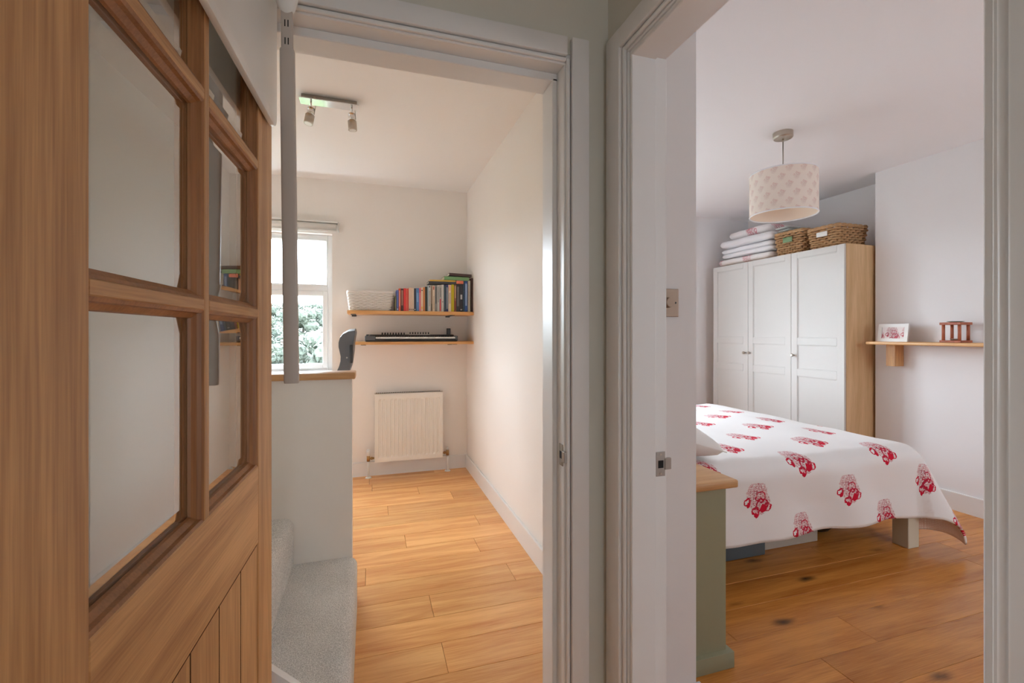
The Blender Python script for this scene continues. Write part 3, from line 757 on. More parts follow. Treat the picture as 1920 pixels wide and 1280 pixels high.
# spiral-bound notebook
a, b = bX(1660), bX(1728); zt = bZ(285, 1690)
nb = thing('notebook', ((a+b)/2, 4.1, SZ), 'spiral-bound notebook with white coil at the right end', 'notebook')
bx('cover', 'black', nb, a+.001, a+.004, 4.012, 4.2, SZ, zt); bx('cover', 'black', nb, b-.004, b-.001, 4.012, 4.2, SZ, zt)
bx('pages', 'pages', nb, a+.004, b-.004, 4.014, 4.198, SZ+.002, zt-.002)
bm = B(); nn = 24
for k in range(nn):
    z = SZ+.006+(zt-SZ-.012)*k/(nn-1); ra = (b-a)/2-.001
    tube(bm, [((a+b)/2+ra*math.cos(t), 4.016-.014*math.sin(t), z) for t in [pi*j/8 for j in range(9)]], .0021, 5)
mk('coil', bm, 'whiteplastic', nb, smooth=True)
bk = book(bX(1735), bX(1782), bZ(242, 1750), (74, 50, 46), 60, 'tall dark brown book against the right wall', depth=.2)
# books lying flat on top of the row
def flat(x0, x1, z0, z1, y0, y1, c, i, label, tilt=0, parent=None):
    k = bookmat(c, i); t = thing('book', ((x0+x1)/2, (y0+y1)/2, z0), label, 'book', 'books lying flat on the row')
    th = .003; bm = B()
    box(bm, x0, x1, y0, y0+th, z0, z1); box(bm, x0, x1, y0+th, y1, z0, z0+th*.7); box(bm, x0, x1, y0+th, y1, z1-th*.7, z1)
    mk('cover', bm, k, t); bx('pages', 'pages', t, x0+.003, x1-.003, y0+th, y1-.003, z0+th*.7, z1-th*.7)
    t.rotation_euler = (0, math.radians(tilt), 0); return t
zf = max(bZ(372, 1340), bZ(375, 1200))+.001
flat(bX(832), bX(1415), zf, zf+.021, 4.0, 4.15, (74, 76, 80), 70, 'charcoal book lying flat on top of the row')
flat(bX(862), bX(1408), zf+.0215, zf+.035, 4.01, 4.15, (234, 186, 72), 71, 'yellow-orange thin book lying on the charcoal one')
zg = max(bZ(302, 1600), zf+.036)+.001
zo = bZ(362, 1430)+.0015
flat(bX(1420), bX(1566), zo, zo+.027, 3.995, 4.13, (232, 130, 100), 74, 'small orange and coral book lying on the black pair')
flat(bX(1165), bX(1690), zg, zg+.03, 4.0, 4.17, (122, 164, 112), 72, 'green book lying flat near the top of the pile', tilt=1.2)
flat(bX(1268), bX(1742), zg+.037, zg+.059, 4.0, 4.14, (84, 62, 58), 73, 'dark brown book topping the flat pile', tilt=2.2)

# music keyboard
KX0, KX1, KZ = px(684, 4.0), px(858, 4.0), 1.20
kb = thing('music_keyboard', ((KX0+KX1)/2, 4.08, KZ), 'slim dark grey music keyboard with white keys on the lower shelf', 'keyboard')
bm = B(); prism(bm, [(3.985, KZ), (4.22, KZ), (4.22, KZ+.062), (4.12, KZ+.056), (4.095, KZ+.03), (3.99, KZ+.026), (3.98, KZ+.012)], 0, KX0+.01, KX1-.01)
mk('body', bm, 'black', kb)
bx('end_cheek', 'greyplastic', kb, KX0, KX0+.085, 3.982, 4.21, KZ+.002, KZ+.05, .006, 2)
bx('end_cheek', 'greyplastic', kb, KX1-.022, KX1, 3.982, 4.21, KZ+.002, KZ+.05, .006, 2)
bm = B(); nk = 36; x0 = KX0+.088; kw = (KX1-.024-x0)/nk
for i in range(nk): box(bm, x0+i*kw+.0007, x0+(i+1)*kw-.0007, 3.984, 4.09, KZ+.026, KZ+.040)
mk('white_keys', bm, 'whiteplastic', kb, kind='stuff')
bm = B()
for i in range(nk-1):
    if i % 7 not in (2, 6): box(bm, x0+(i+1)*kw-.005, x0+(i+1)*kw+.005, 4.03, 4.09, KZ+.040, KZ+.049)
mk('black_keys', bm, 'black', kb, kind='stuff')
for i in range(9):
    x = px(717+i*5.1, 4.17); bm = B(); cyl(bm, (x, 4.17, KZ+.055), (x, 4.17, KZ+.078), .0075, .006, n=10); mk('knob', bm, 'black', kb)
for i in range(8):
    x = px(769+i*4.9, 4.17); bm = B(); box(bm, x-.004, x+.004, 4.16, 4.18, KZ+.058, KZ+.082); mk('slider', bm, 'black', kb)
bx('slider_strip', 'whiteplastic', kb, px(767, 4.17), px(806, 4.17), 4.155, 4.159, KZ+.056, KZ+.064)
for x in (KX0+.025, KX0+.055): bx('wheel', 'black', kb, x-.008, x+.008, 4.05, 4.11, KZ+.045, KZ+.062, .004, 2)
bxk = thing('small_box', (px(841, 4.235), 4.24, KZ), 'small upright black box behind the keyboard right end', 'box')
bx('casing', 'black', bxk, px(838, 4.235), px(844.5, 4.235), 4.225, 4.262, KZ, KZ+.118, .003, 2)
bx('grille', 'greyplastic', bxk, px(838.8, 4.235), px(843.7, 4.235), 4.2235, 4.2255, KZ+.06, KZ+.11)

# office chair behind the half wall
ch = thing('office_chair', (-.42, 3.3, 0), 'charcoal office chair behind the half wall, turned towards the window', 'chair')
pr = [(265, 183), (180, 195), (110, 235), (75, 285), (60, 350), (60, 410), (72, 470), (86, 540), (84, 610), (66, 680), (40, 745), (10, 860)]
prb = [(60, 880), (190, 745), (215, 680), (225, 600), (235, 520), (240, 470), (246, 370), (262, 260), (270, 205)]
def cxz(c, Yp=3.3):
    xp = 630+c[0]/7.11; yp = 590+c[1]/7.11; u = (xp-960)/853
    dep = Yp/(math.cos(math.radians(YAW))-u*math.sin(math.radians(YAW)))
    return (px(xp, Yp), CAMZ+(625-yp)/853*dep)
outer = [cxz(p) for p in pr]; inner = [cxz(p) for p in prb]
poly = outer+inner
bm = B()
ny = 9; R = []
for j in range(ny):
    t = -1+2*j/(ny-1); y = 3.3+.2*t; k = 1-.10*abs(t)**3
    zc = sum(p[1] for p in poly)/len(poly)
    R.append([bm.verts.new((x-.05*t*t*0, y, zc+(z-zc)*k)) for x, z in poly])
for a, b in zip(R, R[1:]):
    for i in range(len(poly)): bm.faces.new((a[i], a[(i+1) % len(poly)], b[(i+1) % len(poly)], b[i]))
bm.faces.new(R[0][::-1]); bm.faces.new(R[-1]); bmesh.ops.recalc_face_normals(bm, faces=bm.faces)
mk('backrest', bm, 'greyplastic', ch, smooth='auto')
bx('height_clip', 'black', ch, px(655.5, 3.08), px(662, 3.08), 3.07, 3.11, 1.08, 1.20, .008, 2, label='black plastic back adjuster')
bm = B(); cyl(bm, (px(650.5, 3.098), 3.094, CAMZ-.155), (px(650.5, 3.098), 3.101, CAMZ-.155), .005, n=12); mk('bolt', bm, 'steel', ch)
bx('back_bar', 'black', ch, -.30, -.24, 3.26, 3.34, .42, .86, .01, 2)
bx('seat', 'greyplastic', ch, -.70, -.26, 3.07, 3.53, .44, .52, .03, 4)
bm = B(); cyl(bm, (-.46, 3.3, .12), (-.46, 3.3, .44), .025, n=16); mk('column', bm, 'black', ch)
for k in range(5):
    a = 2*pi*k/5+.3; e = Vector((-.46+.28*math.cos(a), 3.3+.28*math.sin(a), .085))
    bm = B(); cyl(bm, (-.46, 3.3, .13), e, .022, .014, n=10); l_ = mk('base_arm', bm, 'black', ch)
    bm = B(); cyl(bm, e+Vector((-.012*math.sin(a), .012*math.cos(a), -.055)), e+Vector((.012*math.sin(a), -.012*math.cos(a), -.055)), .03, n=14); mk('caster', bm, 'black', l_)

# roller blind over the study window
rb = thing('roller_blind', (-.8, 4.2, 2.15), 'white rolled-up roller blind above the study window', 'blind')
bx('head_rail', 'whiteplastic', rb, -1.52, -.255, 4.19, 4.268, 2.222, 2.236, .003)
bm = B(); cyl(bm, (-1.50, 4.222, 2.188), (-.275, 4.222, 2.188), .029, n=20); mk('rolled_fabric', bm, 'whiteplastic', rb)
for x in (-1.52, -.262): bx('bracket', 'whiteplastic', rb, x, x+.007, 4.19, 4.268, 2.155, 2.236, .002)
bx('bottom_bar', 'whiteplastic', rb, -1.50, -.275, 4.20, 4.212, 2.142, 2.160, .004, 2)

# ceiling spotlight bar
sl = thing('spotlight_bar', (-.218, 2.8, CH-.02), 'chrome ceiling bar with two small spotlights in the study', 'ceiling light')
bx('back_box', 'steel', sl, -.365, -.07, 2.775, 2.80, CH-.03, CH, .002)
bx('bar', 'chrome', sl, -.375, -.058, 2.75, 2.83, CH-.034, CH-.030, .001)
bm = B(); cyl(bm, (-.295, 2.774, CH-.015), (-.295, 2.770, CH-.015), .006, n=12); mk('fixing_screw', bm, 'nickel', sl)
def spot(x, y, d):
    d = Vector(d).normalized(); top = Vector((x, y, CH-.034)); knu = top+Vector((0, 0, -.05))
    bm = B(); cyl(bm, top, knu, .0055, n=10); s = mk('stem', bm, 'chrome', sl)
    side = d.cross(Vector((0, 1, 0))).normalized()
    a = knu-d*.012; b = knu+d*.03; c = knu+d*.082
    bm = B(); cyl(bm, a, b, .019, n=20); h = mk('neck', bm, 'chrome', sl)
    bm = B(); cyl(bm, b, c, .0245, n=24); hd = mk('spot_head', bm, 'nickel', sl)
    bm = B(); cyl(bm, c, c+d*.001, .019, n=20); mk('lamp_face', bm, 'whiteplastic', hd)
    bm = B(); cyl(bm, knu+side*.02-d*.035, knu+side*.02+d*.02, .002, n=6); mk('aiming_pin', bm, 'steel', hd)
spot(-.315, 2.785, (-.16, -.10, -1)); spot(-.098, 2.785, (.06, .02, -1))

# ================================================================ bedroom
# light switch
ls_ = thing('light_switch', (px(1253, 1.25)+.0, 1.25, 1.30), 'bronze dimmer switch plate on the wall inside the bedroom door', 'switch')
zc = CAMZ+(625-567.5)/853*1.466; sx1 = px(1270.5, 1.25); sx0 = sx1-.086
bx('plate', 'bronze', ls_, sx0, sx1, 1.244, 1.25, zc-.045, zc+.045, .0015)
bm = B(); cyl(bm, ((sx0+sx1)/2, 1.244, zc), ((sx0+sx1)/2, 1.226, zc), .017, .015, n=24); mk('dimmer_knob', bm, 'bronze', ls_)
for dx in (-.030, .030):
    bm = B(); cyl(bm, ((sx0+sx1)/2+dx, 1.2445, zc), ((sx0+sx1)/2+dx, 1.243, zc), .0035, n=10); mk('screw', bm, 'dark', ls_)

# wardrobe
WX, WY0, WY1, WH = 3.71, 2.743, 4.234, 2.01
wd = thing('wardrobe', (4.0, 3.49, 0), 'three-door off-white wardrobe with oak-effect sides in the alcove', 'wardrobe')
bx('side_panel', 'oak_ward', wd, WX+.022, 4.31, WY0, WY0+.02, 0, WH, .001)
bx('side_panel', 'oak_ward', wd, WX+.022, 4.31, WY1-.02, WY1, 0, WH, .001)
bx('top_panel', 'oak_ward', wd, WX+.022, 4.31, WY0+.02, WY1-.02, WH-.02, WH, .001)
bx('back_panel', 'oak_ward', wd, 4.3, 4.31, WY0+.02, WY1-.02, .06, WH-.02)
bx('plinth', 'ward', wd, WX+.05, WX+.07, WY0+.02, WY1-.02, 0, .07)
bx('bottom_panel', 'oak_ward', wd, WX+.022, 4.30, WY0+.02, WY1-.02, .07, .09)
edges = [WY0, 3.238, 3.738, WY1]
kn = [3.205, 3.708, 3.772]
for i in range(3):
    a, b = edges[i]+.0015, edges[i+1]-.0015
    d = bx('door', 'ward', wd, WX+.008, WX+.020, a, b, .055, WH-.003, .001)
    st_ = .062
    bx('stile', 'ward', d, WX, WX+.008, a, a+st_, .055, WH-.003, .0012); bx('stile', 'ward', d, WX, WX+.008, b-st_, b, .055, WH-.003, .0012)
    for z0, z1 in ((.055, .13), (.885, .95), (1.168, 1.231), (1.952, WH-.003)): bx('rail', 'ward', d, WX, WX+.008, a+st_, b-st_, z0, z1, .0012)
    for z0, z1 in ((.13, .885), (.95, 1.168), (1.231, 1.952)):
        bm = B(); e = .007
        for y0, y1, za, zb in ((a+st_, a+st_+e, z0, z1), (b-st_-e, b-st_, z0, z1), (a+st_+e, b-st_-e, z0, z0+e), (a+st_+e, b-st_-e, z1-e, z1)):
            box(bm, WX+.004, WX+.008, y0, y1, za, zb, .001)
        mk('panel_moulding', bm, 'ward', d)
    bm = B(); y = kn[i]; cyl(bm, (WX, y, 1.072), (WX-.016, y, 1.072), .006, n=12); cyl(bm, (WX-.016, y, 1.072), (WX-.030, y, 1.072), .012, .014, n=16); cyl(bm, (WX-.030, y, 1.072), (WX-.035, y, 1.072), .014, .009, n=16)
    mk('knob', bm, 'nickel', d)

# baskets on the wardrobe
def bigbasket(cx, cy, lx, ly, h, rows_, label, lab):
    t = basket('wicker_basket', cx, cy, WH, lx, ly, h, rows_, 'wicker_b', label, group='brown wicker baskets on the wardrobe', r=.009)
    x = cx-lx/2-.011; bx('label_holder', lab, t, x-.006, x, cy-.06, cy+.04, WH+h*.55, WH+h*.78, .004, 2)
    return t
bigbasket(3.95, 2.985, .36, .285, .185, 9, 'brown wicker basket nearest the wardrobe oak end', 'whiteplastic')
bigbasket(3.93, 3.325, .32, .31, .215, 10, 'brown wicker basket between the folded bedding and the other basket', 'greenleaf')

# folded bedding
def folded(x0, x1, y0, y1, z0, h, mat, label, seed, layers=2, sag=.01):
    t = thing('folded_bedding', ((x0+x1)/2, (y0+y1)/2, z0), label, 'bedding', 'folded bedding on the wardrobe')
    rg = random.Random(seed)
    for k in range(layers):
        za = z0+h*k/layers; zb = z0+h*(k+1)/layers
        bm = box(B(), x0+rg.uniform(-.01, .01), x1+rg.uniform(-.01, .01), y0+rg.uniform(-.012, .012), y1+rg.uniform(-.012, .012), za+.0005, zb-.0005)
        bmesh.ops.subdivide_edges(bm, edges=bm.edges[:], cuts=7, use_grid_fill=True)
        hh = (zb-za)/2; zm = (za+zb)/2
        uvl = bm.loops.layers.uv.new('UVMap')
        for v in bm.verts:
            p = v.co.copy()
            fx = min(p.x-x0, x1-p.x); fy = min(p.y-y0, y1-p.y); e = max(0, min(fx, fy))
            q = min(1, (e+.006)/.04); v.co.z = zm+(p.z-zm)*(.45+.55*math.sqrt(max(0, 1-(1-q)**2)))
            bulge = 1-((p.z-zm)/hh)**2; s = .014*bulge
            if p.x < x0+.02: v.co.x -= s
            if p.y < y0+.02: v.co.y -= s
            if p.y > y1-.02: v.co.y += s
            v.co.z += sag*mnoise.noise(Vector((p.x*6, p.y*6, seed)))*.6
        for f in bm.faces:
            for lp in f.loops: lp[uvl].uv = (lp.vert.co.y, lp.vert.co.x+lp.vert.co.z)
        o = mk('fold', bm, mat, t, smooth=True)
    return t
folded(3.77, 4.20, 3.52, 4.18, WH+.008, .075, 'floralfade', 'thick folded floral duvet, bottom of the bedding pile', 1, 1)
folded(3.78, 4.19, 3.53, 4.16, WH+.09, .10, 'cushion', 'white folded quilt, second from the bottom of the pile', 2, 2)
folded(3.77, 4.20, 3.52, 4.15, WH+.198, .085, 'cushion', 'plain white folded quilt in the middle of the bedding pile', 3, 1)
folded(3.84, 4.20, 3.37, 3.485, WH+.240, .06, 'greycotton', 'grey folded blanket end beside the wicker basket', 4, 2)
folded(3.83, 4.20, 3.60, 4.08, WH+.292, .085, 'floralfade', 'floral folded bedspread on top of the bedding pile', 5, 1)

# pendant lamp
PLX, PLY = 2.635, 2.36
pl = thing('pendant_lamp', (PLX, PLY, 2.06), 'pendant lamp with pale floral drum shade in the bedroom', 'lamp')
bm = B(); lathe(bm, [(0, 0), (.0, -.042), (.030, -.044), (.054, -.040), (.060, -.032), (.060, 0), (0, 0)], (PLX, PLY, CH), 40); mk('ceiling_rose', bm, 'nickel', pl, smooth='auto')
bm = B(); cyl(bm, (PLX, PLY, CH-.042), (PLX, PLY, CH-.062), .006, n=12); mk('cord_grip', bm, 'nickel', pl)
bm = B(); cyl(bm, (PLX, PLY, 2.29), (PLX, PLY, CH-.05), .0035, n=10); mk('flex', bm, 'steel', pl)
bm = B(); n = 64; r = .20; z0, z1 = 2.059, 2.333; uvl = bm.loops.layers.uv.new('UVMap')
for ra, flip, mi in ((r, False, 0), (r-.003, True, 1)):
    A = [bm.verts.new((PLX+ra*math.cos(2*pi*k/n), PLY+ra*math.sin(2*pi*k/n), z0)) for k in range(n)]
    D = [bm.verts.new((PLX+ra*math.cos(2*pi*k/n), PLY+ra*math.sin(2*pi*k/n), z1)) for k in range(n)]
    for k in range(n):
        j = (k+1) % n; q = (A[k], A[j], D[j], D[k])
        f = bm.faces.new(q if not flip else q[::-1]); f.smooth = True; f.material_index = mi
        for lp in f.loops:
            kk = k if lp.vert in (A[k], D[k]) else k+1
            lp[uvl].uv = (2*pi*r*kk/n, lp.vert.co.z)
sh = mk('lamp_shade', bm, None, pl, mats=['shade', 'shadelining'])
for z in (z0, z1):
    bm = B(); tube(bm, [(PLX+(r-.0015)*math.cos(2*pi*k/64), PLY+(r-.0015)*math.sin(2*pi*k/64), z) for k in range(64)], .0042, 6, True)
    mk('rim', bm, 'cushion', sh)
bm = B()
for k in range(3):
    a = 2*pi*k/3; tube(bm, [(PLX, PLY, 2.285), (PLX+(r-.004)*math.cos(a), PLY+(r-.004)*math.sin(a), z1-.002)], .002, 5)
mk('spider', bm, 'steel', sh)
bm = B(); cyl(bm, (PLX, PLY, 2.23), (PLX, PLY, 2.295), .018, n=16); mk('lampholder', bm, 'whiteplastic', pl)
bm = B(); bmesh.ops.create_uvsphere(bm, u_segments=20, v_segments=12, radius=.03)
bmesh.ops.translate(bm, vec=(PLX, PLY, 2.19), verts=bm.verts); mk('bulb', bm, 'whiteplastic', pl, smooth=True)

# oak shelf on the chimney breast
sf = thing('oak_shelf', (3.93, 2.1, 1.19), 'small oak shelf on the chimney breast', 'shelf')
bx('board', 'oak_shelf_y', sf, 3.82, 4.03, 1.25, 2.655, 1.182, 1.206, .008, 3)
def obracket(y): bx('bracket_block', 'oak_v', sf, 3.93, 4.03, y, y+.066, 1.012, 1.182, .002)
obracket(2.507); obracket(1.40)
# picture frame
pf = thing('picture_frame', (3.93, 2.516, 1.206), 'white-framed floral picture on the small oak shelf', 'picture')
FY0, FY1, FZ0, FZ1 = 2.409, 2.622, 1.206, 1.345
def fx(z): return 3.905+(z-FZ0)*.14
def slab(name, y0, y1, z0, z1, dx0, dx1, mat, parent):
    bm = B(); poly = [(fx(z0)+dx0, z0), (fx(z0)+dx1, z0), (fx(z1)+dx1, z1), (fx(z1)+dx0, z1)]
    V0 = [bm.verts.new((x, y0, z)) for x, z in poly]; V1 = [bm.verts.new((x, y1, z)) for x, z in poly]
    for i in range(4): bm.faces.new((V0[i], V0[(i+1) % 4], V1[(i+1) % 4], V1[i]))
    bm.faces.new(V0[::-1]); bm.faces.new(V1); bmesh.ops.recalc_face_normals(bm, faces=bm.faces)
    uvl = bm.loops.layers.uv.new('UVMap')
    for f in bm.faces:
        for lp in f.loops: lp[uvl].uv = (-(lp.vert.co.y-FY0)+.22+.002, -(lp.vert.co.z-FZ0)+.24-.002)
    return mk(name, bm, mat, parent)
e = .026
slab('frame_rail', FY0, FY1, FZ0, FZ0+e, 0, .014, 'whiteplastic', pf); slab('frame_rail', FY0, FY1, FZ1-e, FZ1, 0, .014, 'whiteplastic', pf)
slab('frame_stile', FY0, FY0+e, FZ0+e, FZ1-e, 0, .014, 'whiteplastic', pf); slab('frame_stile', FY1-e, FY1, FZ0+e, FZ1-e, 0, .014, 'whiteplastic', pf)
slab('print', FY0+e, FY1-e, FZ0+e, FZ1-e, .006, .012, 'print', pf)
# little red-wood stand
ws = thing('wooden_stand', (3.92, 2.115, 1.206), 'small red-brown wooden four-post stand on the oak shelf', 'ornament')
q = .062
ORG[ws.name] = Vector((0, 0, 0))
bx('base', 'redwood', ws, -q, q, -q, q, 0, .016, .002); bx('top', 'redwood', ws, -q, q, -q, q, .124, .142, .002)
for sx in (-1, 1):
    for sy in (-1, 1):
        bm = B(); cyl(bm, (sx*(q-.016), sy*(q-.016), .016), (sx*(q-.016), sy*(q-.016), .124), .0095, n=12); mk('post', bm, 'redwood', ws)
dsh = thing('small_dish', (3.92, 2.115, 1.348), 'shallow pale dish resting on the wooden stand', 'dish')
bm = B(); lathe(bm, [(0, .001), (.03, .001), (.046, .006), (.048, .007), (.03, .004), (0, .003)], (3.92, 2.115, 1.348), 24); mk('bowl', bm, 'greenleaf', dsh)
stn = thing('oil_burner_cup', (3.915, 2.12, 1.222), 'small dark cup inside the wooden stand', 'cup')
bm = B(); lathe(bm, [(0, 0), (.017, 0), (.024, .012), (.022, .012), (.015, .003), (0, .003)], (3.915, 2.12, 1.222), 20); mk('cup', bm, 'bronze', stn)

# bed
BX0, BX1, BY0, BY1 = 1.10, 3.12, 1.86, 3.62
bed = thing('bed', (2.1, 2.74, 0), 'cream painted wooden double bed under the rose duvet', 'bed')
for x0 in (BX0, BX1-.09):
    for y0 in (BY0, BY1-.09):
        bx('leg', 'cream', bed, x0, x0+.09, y0, y0+.09, 0, .36, .003)
bx('side_rail', 'cream', bed, BX0+.09, BX1-.09, BY0+.01, BY0+.04, .225, .36, .003); bx('side_rail', 'cream', bed, BX0+.09, BX1-.09, BY1-.04, BY1-.01, .225, .36, .003)
bx('foot_rail', 'cream', bed, BX1-.05, BX1-.01, BY0+.09, BY1-.09, .225, .36, .003)
bx('headboard', 'cream', bed, BX0-.04, BX0, BY0, BY1, .1, 1.0, .006, 2)
for k in range(12):
    x = BX0+.12+k*.155; bx('slat', 'oak_shelf_y', bed, x, x+.07, BY0+.04, BY1-.04, .30, .315)
bx('mattress', 'mattress', bed, BX0+.01, BX1-.03, BY0+.03, BY1-.03, .34, .575, .04, 4)

# duvet: cloth laid over the mattress, hanging at the near side, far side and foot
TOPZ = .60; DX0 = 1.42
L = BX1-.01-DX0; Wd = BY1-BY0-.02
ov = .40; ovf = .51
NU, NV = 120, 150
us_ = [(L+ovf)*i/NU for i in range(NU+1)]
vs_ = [-ov+(Wd+2*ov)*j/NV for j in range(NV+1)]     # v=0 near edge ... Wd far edge
bm = B(); uvl = bm.loops.layers.uv.new('UVMap'); grid = []
Rr = .09
for i, a in enumerate(us_):
    rowv = []
    for j, v in enumerate(vs_):
        da = max(0, a-L+Rr*.6); dn = max(0, -v+Rr*.6); df = max(0, v-Wd+Rr*.6)
        db = dn if dn > 0 else df; sy = -1 if dn > 0 else 1
        x = DX0+min(a, L-Rr*.6); y = BY0+.01+min(max(v, Rr*.6), Wd-Rr*.6)
        puff = .045*math.sin(pi*min(1, max(0, v/Wd)))**.6*min(1, (L+.1-min(a, L))/.5)
        und = .012*mnoise.noise(Vector((a*2.3, v*2.3, 1.7)))+.005*mnoise.noise(Vector((a*7, v*5, 4.2)))
        z = TOPZ+puff+und
        r_ = math.hypot(da, db)
        if r_ > 0:
            ca, sa = da/r_, db/r_
            arc = Rr*pi/2
            if r_ < arc: t = r_/Rr; off = Rr*math.sin(t); drop = Rr*(1-math.cos(t))
            else: off = Rr; drop = Rr+(r_-arc)
            h = max(0, drop-.04); corner = (2*ca*sa)**2
            fold = math.sin(a*9+v*5.5+2.2*mnoise.noise(Vector((a*1.5, v*1.5, 0))))*.5+mnoise.noise(Vector((a*3.2+v*2.2, v*1.1, 9)))
            off += h*(.03+.34*corner) + .027*fold*min(1, h/.2)*(1-corner)
            if corner < .3 and dn > 0: off -= .02*min(1, h/.2)
            x += ca*off; y += sy*sa*off; z -= drop*(1-.20*corner)
            z += .008*mnoise.noise(Vector((a*4, v*4, 3)))
        rowv.append(bm.verts.new((x, y, max(z, .03))))
    grid.append(rowv)
for i in range(NU):
    for j in range(NV):
        f = bm.faces.new((grid[i][j], grid[i][j+1], grid[i+1][j+1], grid[i+1][j])); f.smooth = True
        for lp, (ii, jj) in zip(f.loops, ((i, j), (i, j+1), (i+1, j+1), (i+1, j))):
            lp[uvl].uv = (us_[ii]+DX0-.03, -vs_[jj]+3.0+.14)
bmesh.ops.recalc_face_normals(bm, faces=bm.faces)
if sum(f.normal.z for f in bm.faces) < 0: bmesh.ops.reverse_faces(bm, faces=bm.faces)
dv = mk('duvet', bm, None, None, mats=['duvet', 'lining'], label='white duvet printed with red roses spread over the bed', cat='duvet')
so = dv.modifiers.new('thickness', 'SOLIDIFY'); so.thickness = .014; so.offset = -1; so.material_offset = 1; so.material_offset_rim = 0
# pillow
def pillow(cx, cy, cz, lx, ly, h, tilt, label, rz=0):
    bm = B(); n = 24; top = []; bot = []
    for i in range(n+1):
        rt, rb_ = [], []
        for j in range(n+1):
            u_, v_ = -1+2*i/n, -1+2*j/n
            k = max(0, (1-abs(u_)**2.6)*(1-abs(v_)**2.6))**.45
            wv = 1-.07*(1-v_*v_)*abs(u_)**3; wu = 1-.07*(1-u_*u_)*abs(v_)**3
            p = (u_*lx/2*wv, v_*ly/2*wu)
            zz = h/2*k*(1+.12*mnoise.noise(Vector((u_*2, v_*2, cx))))
            rt.append(bm.verts.new((p[0], p[1], zz+.003))); rb_.append(bm.verts.new((p[0], p[1], -zz-.003)))
        top.append(rt); bot.append(rb_)
    for i in range(n):
        for j in range(n):
            bm.faces.new((top[i][j], top[i+1][j], top[i+1][j+1], top[i][j+1])); bm.faces.new((bot[i][j], bot[i][j+1], bot[i+1][j+1], bot[i+1][j]))
    for k in range(n):
        bm.faces.new((top[k][0], bot[k][0], bot[k+1][0], top[k+1][0])); bm.faces.new((top[k+1][n], bot[k+1][n], bot[k][n], top[k][n]))
        bm.faces.new((top[0][k+1], bot[0][k+1], bot[0][k], top[0][k])); bm.faces.new((top[n][k], bot[n][k], bot[n][k+1], top[n][k+1]))
    bmesh.ops.recalc_face_normals(bm, faces=bm.faces)
    bm.transform(Matrix.Translation((cx, cy, cz)) @ Matrix.Rotation(rz, 4, 'Z') @ Matrix.Rotation(tilt, 4, 'Y'))
    return mk('pillow', bm, 'pillow', None, smooth=True, label=label, cat='pillow')
pillow(1.475, 2.22, .745, .52, .70, .19, math.radians(17), 'pale pillow at the near head end of the bed')

# bedside cabinet
bc = thing('bedside_cabinet', (1.18, 1.6, 0), 'olive-grey bedside cabinet with oak top just inside the bedroom doorway', 'cabinet')
bx('body', 'olive', bc, 1.032, 1.303, 1.418, 1.80, .06, .686, .002)
bx('plinth', 'olive', bc, 1.032, 1.325, 1.398, 1.82, 0, .062, .004, 2)
bx('oak_top', 'oak_cap', bc, 1.032, 1.335, 1.388, 1.828, .686, .716, .007, 3)
for z0, z1 in ((.09, .37), (.385, .665)):
    dr = bx('drawer', 'olive', bc, 1.303, 1.312, 1.445, 1.775, z0, z1, .002)
    bm = B(); cyl(bm, (1.312, 1.61, (z0+z1)/2), (1.33, 1.61, (z0+z1)/2), .012, .014, n=16); mk('knob', bm, 'nickel', dr)

# things under the bed
b1 = thing('storage_box', (1.9, 2.4, 0), 'blue-grey fabric storage box under the bed', 'box')
bx('body', 'boxblue', b1, 1.50, 2.17, 2.06, 2.75, 0, .15, .006, 2); bx('lid', 'boxblue', b1, 1.495, 2.175, 2.055, 2.755, .15, .17, .004, 2)
b2_ = thing('storage_box', (2.55, 2.45, 0), 'flat off-white box under the bed beside the blue-grey one', 'box')
bx('body', 'boxwhite', b2_, 2.20, 2.62, 2.10, 2.72, 0, .16, .004); bx('lid', 'boxwhite', b2_, 2.196, 2.624, 2.096, 2.724, .16, .18, .003)
bg_ = thing('bundle', (2.78, 2.2, 0), 'dark bundle with a pale strap under the bed near its foot', 'bag')
bm = B(); bmesh.ops.create_icosphere(bm, subdivisions=3, radius=1)
for v in bm.verts:
    k = 1+.18*mnoise.noise(v.co*2.3); v.co = Vector((2.76+v.co.x*.10*k, 2.25+v.co.y*.14*k, .085+v.co.z*.085*k))
for v in bm.verts: v.co.z = max(v.co.z, 0)
mk('sack', bm, 'black', bg_, smooth=True)
bm = B(); tube(bm, [(2.68, 2.11, .165), (2.76, 2.09, .14), (2.84, 2.09, .10), (2.92, 2.08, .075)], .012, 6); mk('strap', bm, 'boxwhite', bg_)

# ================================================================ outside
def leafmat(name, c1, c2):
    m, n, l, b = newmat(name); oi = n.new('ShaderNodeTexCoord'); nz = n.new('ShaderNodeTexNoise'); nz.inputs['Scale'].default_value = 1.2; nz.inputs['Detail'].default_value = 5
    l.new(oi.outputs['Object'], nz.inputs['Vector']); rp = n.new('ShaderNodeValToRGB'); rp.color_ramp.elements[0].position = .35; rp.color_ramp.elements[1].position = .65
    rp.color_ramp.elements[0].color = rgb(c1); rp.color_ramp.elements[1].color = rgb(c2)
    l.new(nz.outputs['Fac'], rp.inputs[0]); l.new(rp.outputs[0], b.inputs['Base Color']); b.inputs['Roughness'].default_value = .8; return m
M['grass'] = leafmat('meadow_grass', (.030, .040, .025), (.05, .06, .035))
M['tree'] = leafmat('tree_foliage', (.034, .046, .034), (.075, .088, .064))
M['bush'] = leafmat('bush_foliage', (.045, .065, .022), (.085, .10, .04))
M['bark'] = plain('bark', (.06, .045, .035), .9)
bm = B(); nx, ny = 40, 40; g = []
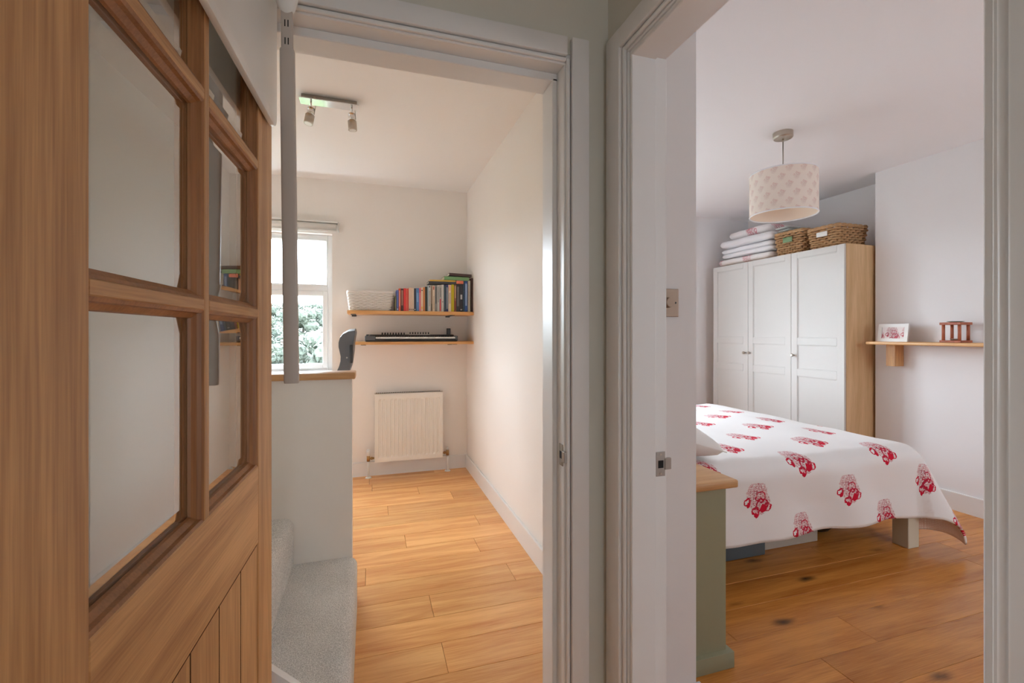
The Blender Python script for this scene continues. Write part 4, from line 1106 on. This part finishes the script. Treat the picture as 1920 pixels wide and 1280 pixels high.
for i in range(nx+1):
    r_ = []
    for j in range(ny+1):
        x = -150+240*i/nx; y = 6+214*j/ny
        t = max(0, min(1, (y-28)/130)); z = -4.5+12.0*t*t*(3-2*t)+1.2*mnoise.noise(Vector((x*.02, y*.02, 0)))*min(1, (y-6)/30)
        r_.append(bm.verts.new((x, y, z)))
    g.append(r_)
for i in range(nx):
    for j in range(ny):
        f = bm.faces.new((g[i][j], g[i+1][j], g[i+1][j+1], g[i][j+1])); f.smooth = True
mk('hillside', bm, 'grass', recenter=False, label='wooded hillside beyond the study window', **S)
def hz_(x, y):
    t = max(0, min(1, (y-28)/130)); return -4.5+12.0*t*t*(3-2*t)+1.2*mnoise.noise(Vector((x*.02, y*.02, 0)))*min(1, (y-6)/30)
def crown_mesh(seed, mat, nleaf=900, s=.35):
    rg = random.Random(seed); bm = B(); cl = [(rg.gauss(0, .5), rg.gauss(0, .5), rg.uniform(.2, 1.3), rg.uniform(.35, .6)) for _ in range(14)]
    for k in range(nleaf):
        cx, cy, cz, cr_ = cl[k % 14]
        d = Vector((rg.gauss(0, 1), rg.gauss(0, 1), rg.gauss(0, 1))).normalized(); p = Vector((cx, cy, cz))+d*cr_*rg.uniform(.72, 1.16)
        a = d.orthogonal().normalized(); a.rotate(Matrix.Rotation(rg.uniform(0, 6.28), 3, d)); b = d.cross(a)
        n_ = Vector((rg.gauss(0, .5), rg.gauss(0, .5), rg.gauss(0, .5))); h = s*rg.uniform(.5, 1)*.3
        vs = [bm.verts.new(p+a*h+n_*.03), bm.verts.new(p+b*h*.6), bm.verts.new(p-a*h-n_*.03), bm.verts.new(p-b*h*.6)]
        bm.faces.new(vs)
    for cx, cy, cz, cr_ in cl:
        b2 = B(); bmesh.ops.create_icosphere(b2, subdivisions=3, radius=cr_*.80)
        for v in b2.verts: v.co *= 1+.30*mnoise.noise(v.co*6+Vector((cx, cy, cz)))
        bmesh.ops.translate(b2, vec=(cx, cy, cz), verts=b2.verts); join(bm, b2)
    me = bpy.data.meshes.new('crown'); bm.to_mesh(me); bm.free(); me.materials.append(M[mat]); return me
bm = B(); cyl(bm, (0, 0, -1.2), (0, 0, .6), .12, .07, n=8); tr_me = bpy.data.meshes.new('trunk'); bm.to_mesh(tr_me); bm.free(); tr_me.materials.append(M['bark'])
crowns = [crown_mesh(s, 'tree', 2200, .40) for s in range(4)]
rg = random.Random(11)
def tree(x, y, z, s, crown, name, label, grp, cat):
    t = thing(name, (x, y, z), label, cat, grp); t.scale = (s, s, s*rg.uniform(.85, 1.1)); t.rotation_euler = (0, 0, rg.uniform(0, 6.28))
    c = bpy.data.objects.new('crown', crown); C.objects.link(c); c.parent = t; c.location = (0, 0, .1)
    k = bpy.data.objects.new('trunk', tr_me); C.objects.link(k); k.parent = t; k.location = (0, 0, 1.2)
placed = []
for k in range(1500):
    if len(placed) >= 22: break
    y = 48+95*rg.random(); x = y*rg.uniform(-.215, -.055); sc_ = rg.uniform(1.9, 3.0)
    if any(math.hypot(x-p[0], y-p[1]) < (sc_+p[2])*1.55 for p in placed): continue
    placed.append((x, y, sc_))
    tree(x, y, hz_(x, y)-.4, sc_, crowns[k % 4], 'hillside_tree', 'dark bushy tree on the hillside outside the study window', 'trees on the hillside', 'tree')
bushes = [crown_mesh(20+s, 'bush', 4500, .26) for s in range(2)]
for k, (x, y, el) in enumerate(((-1.1, 14, .022), (-11.0, 14, .03), (-4.6, 20, .028))):
    zt_ = hz_(x, y); s = (CAMZ-el*y-zt_)/2.05
    tree(x, y, zt_, s, bushes[k % 2], 'garden_bush', ['pale yellow-green garden bush low in the study window', 'yellow-green garden bush at the far left outside the study window', 'yellow-green garden bush standing behind the nearer two'][k], 'bushes in the garden', 'bush')
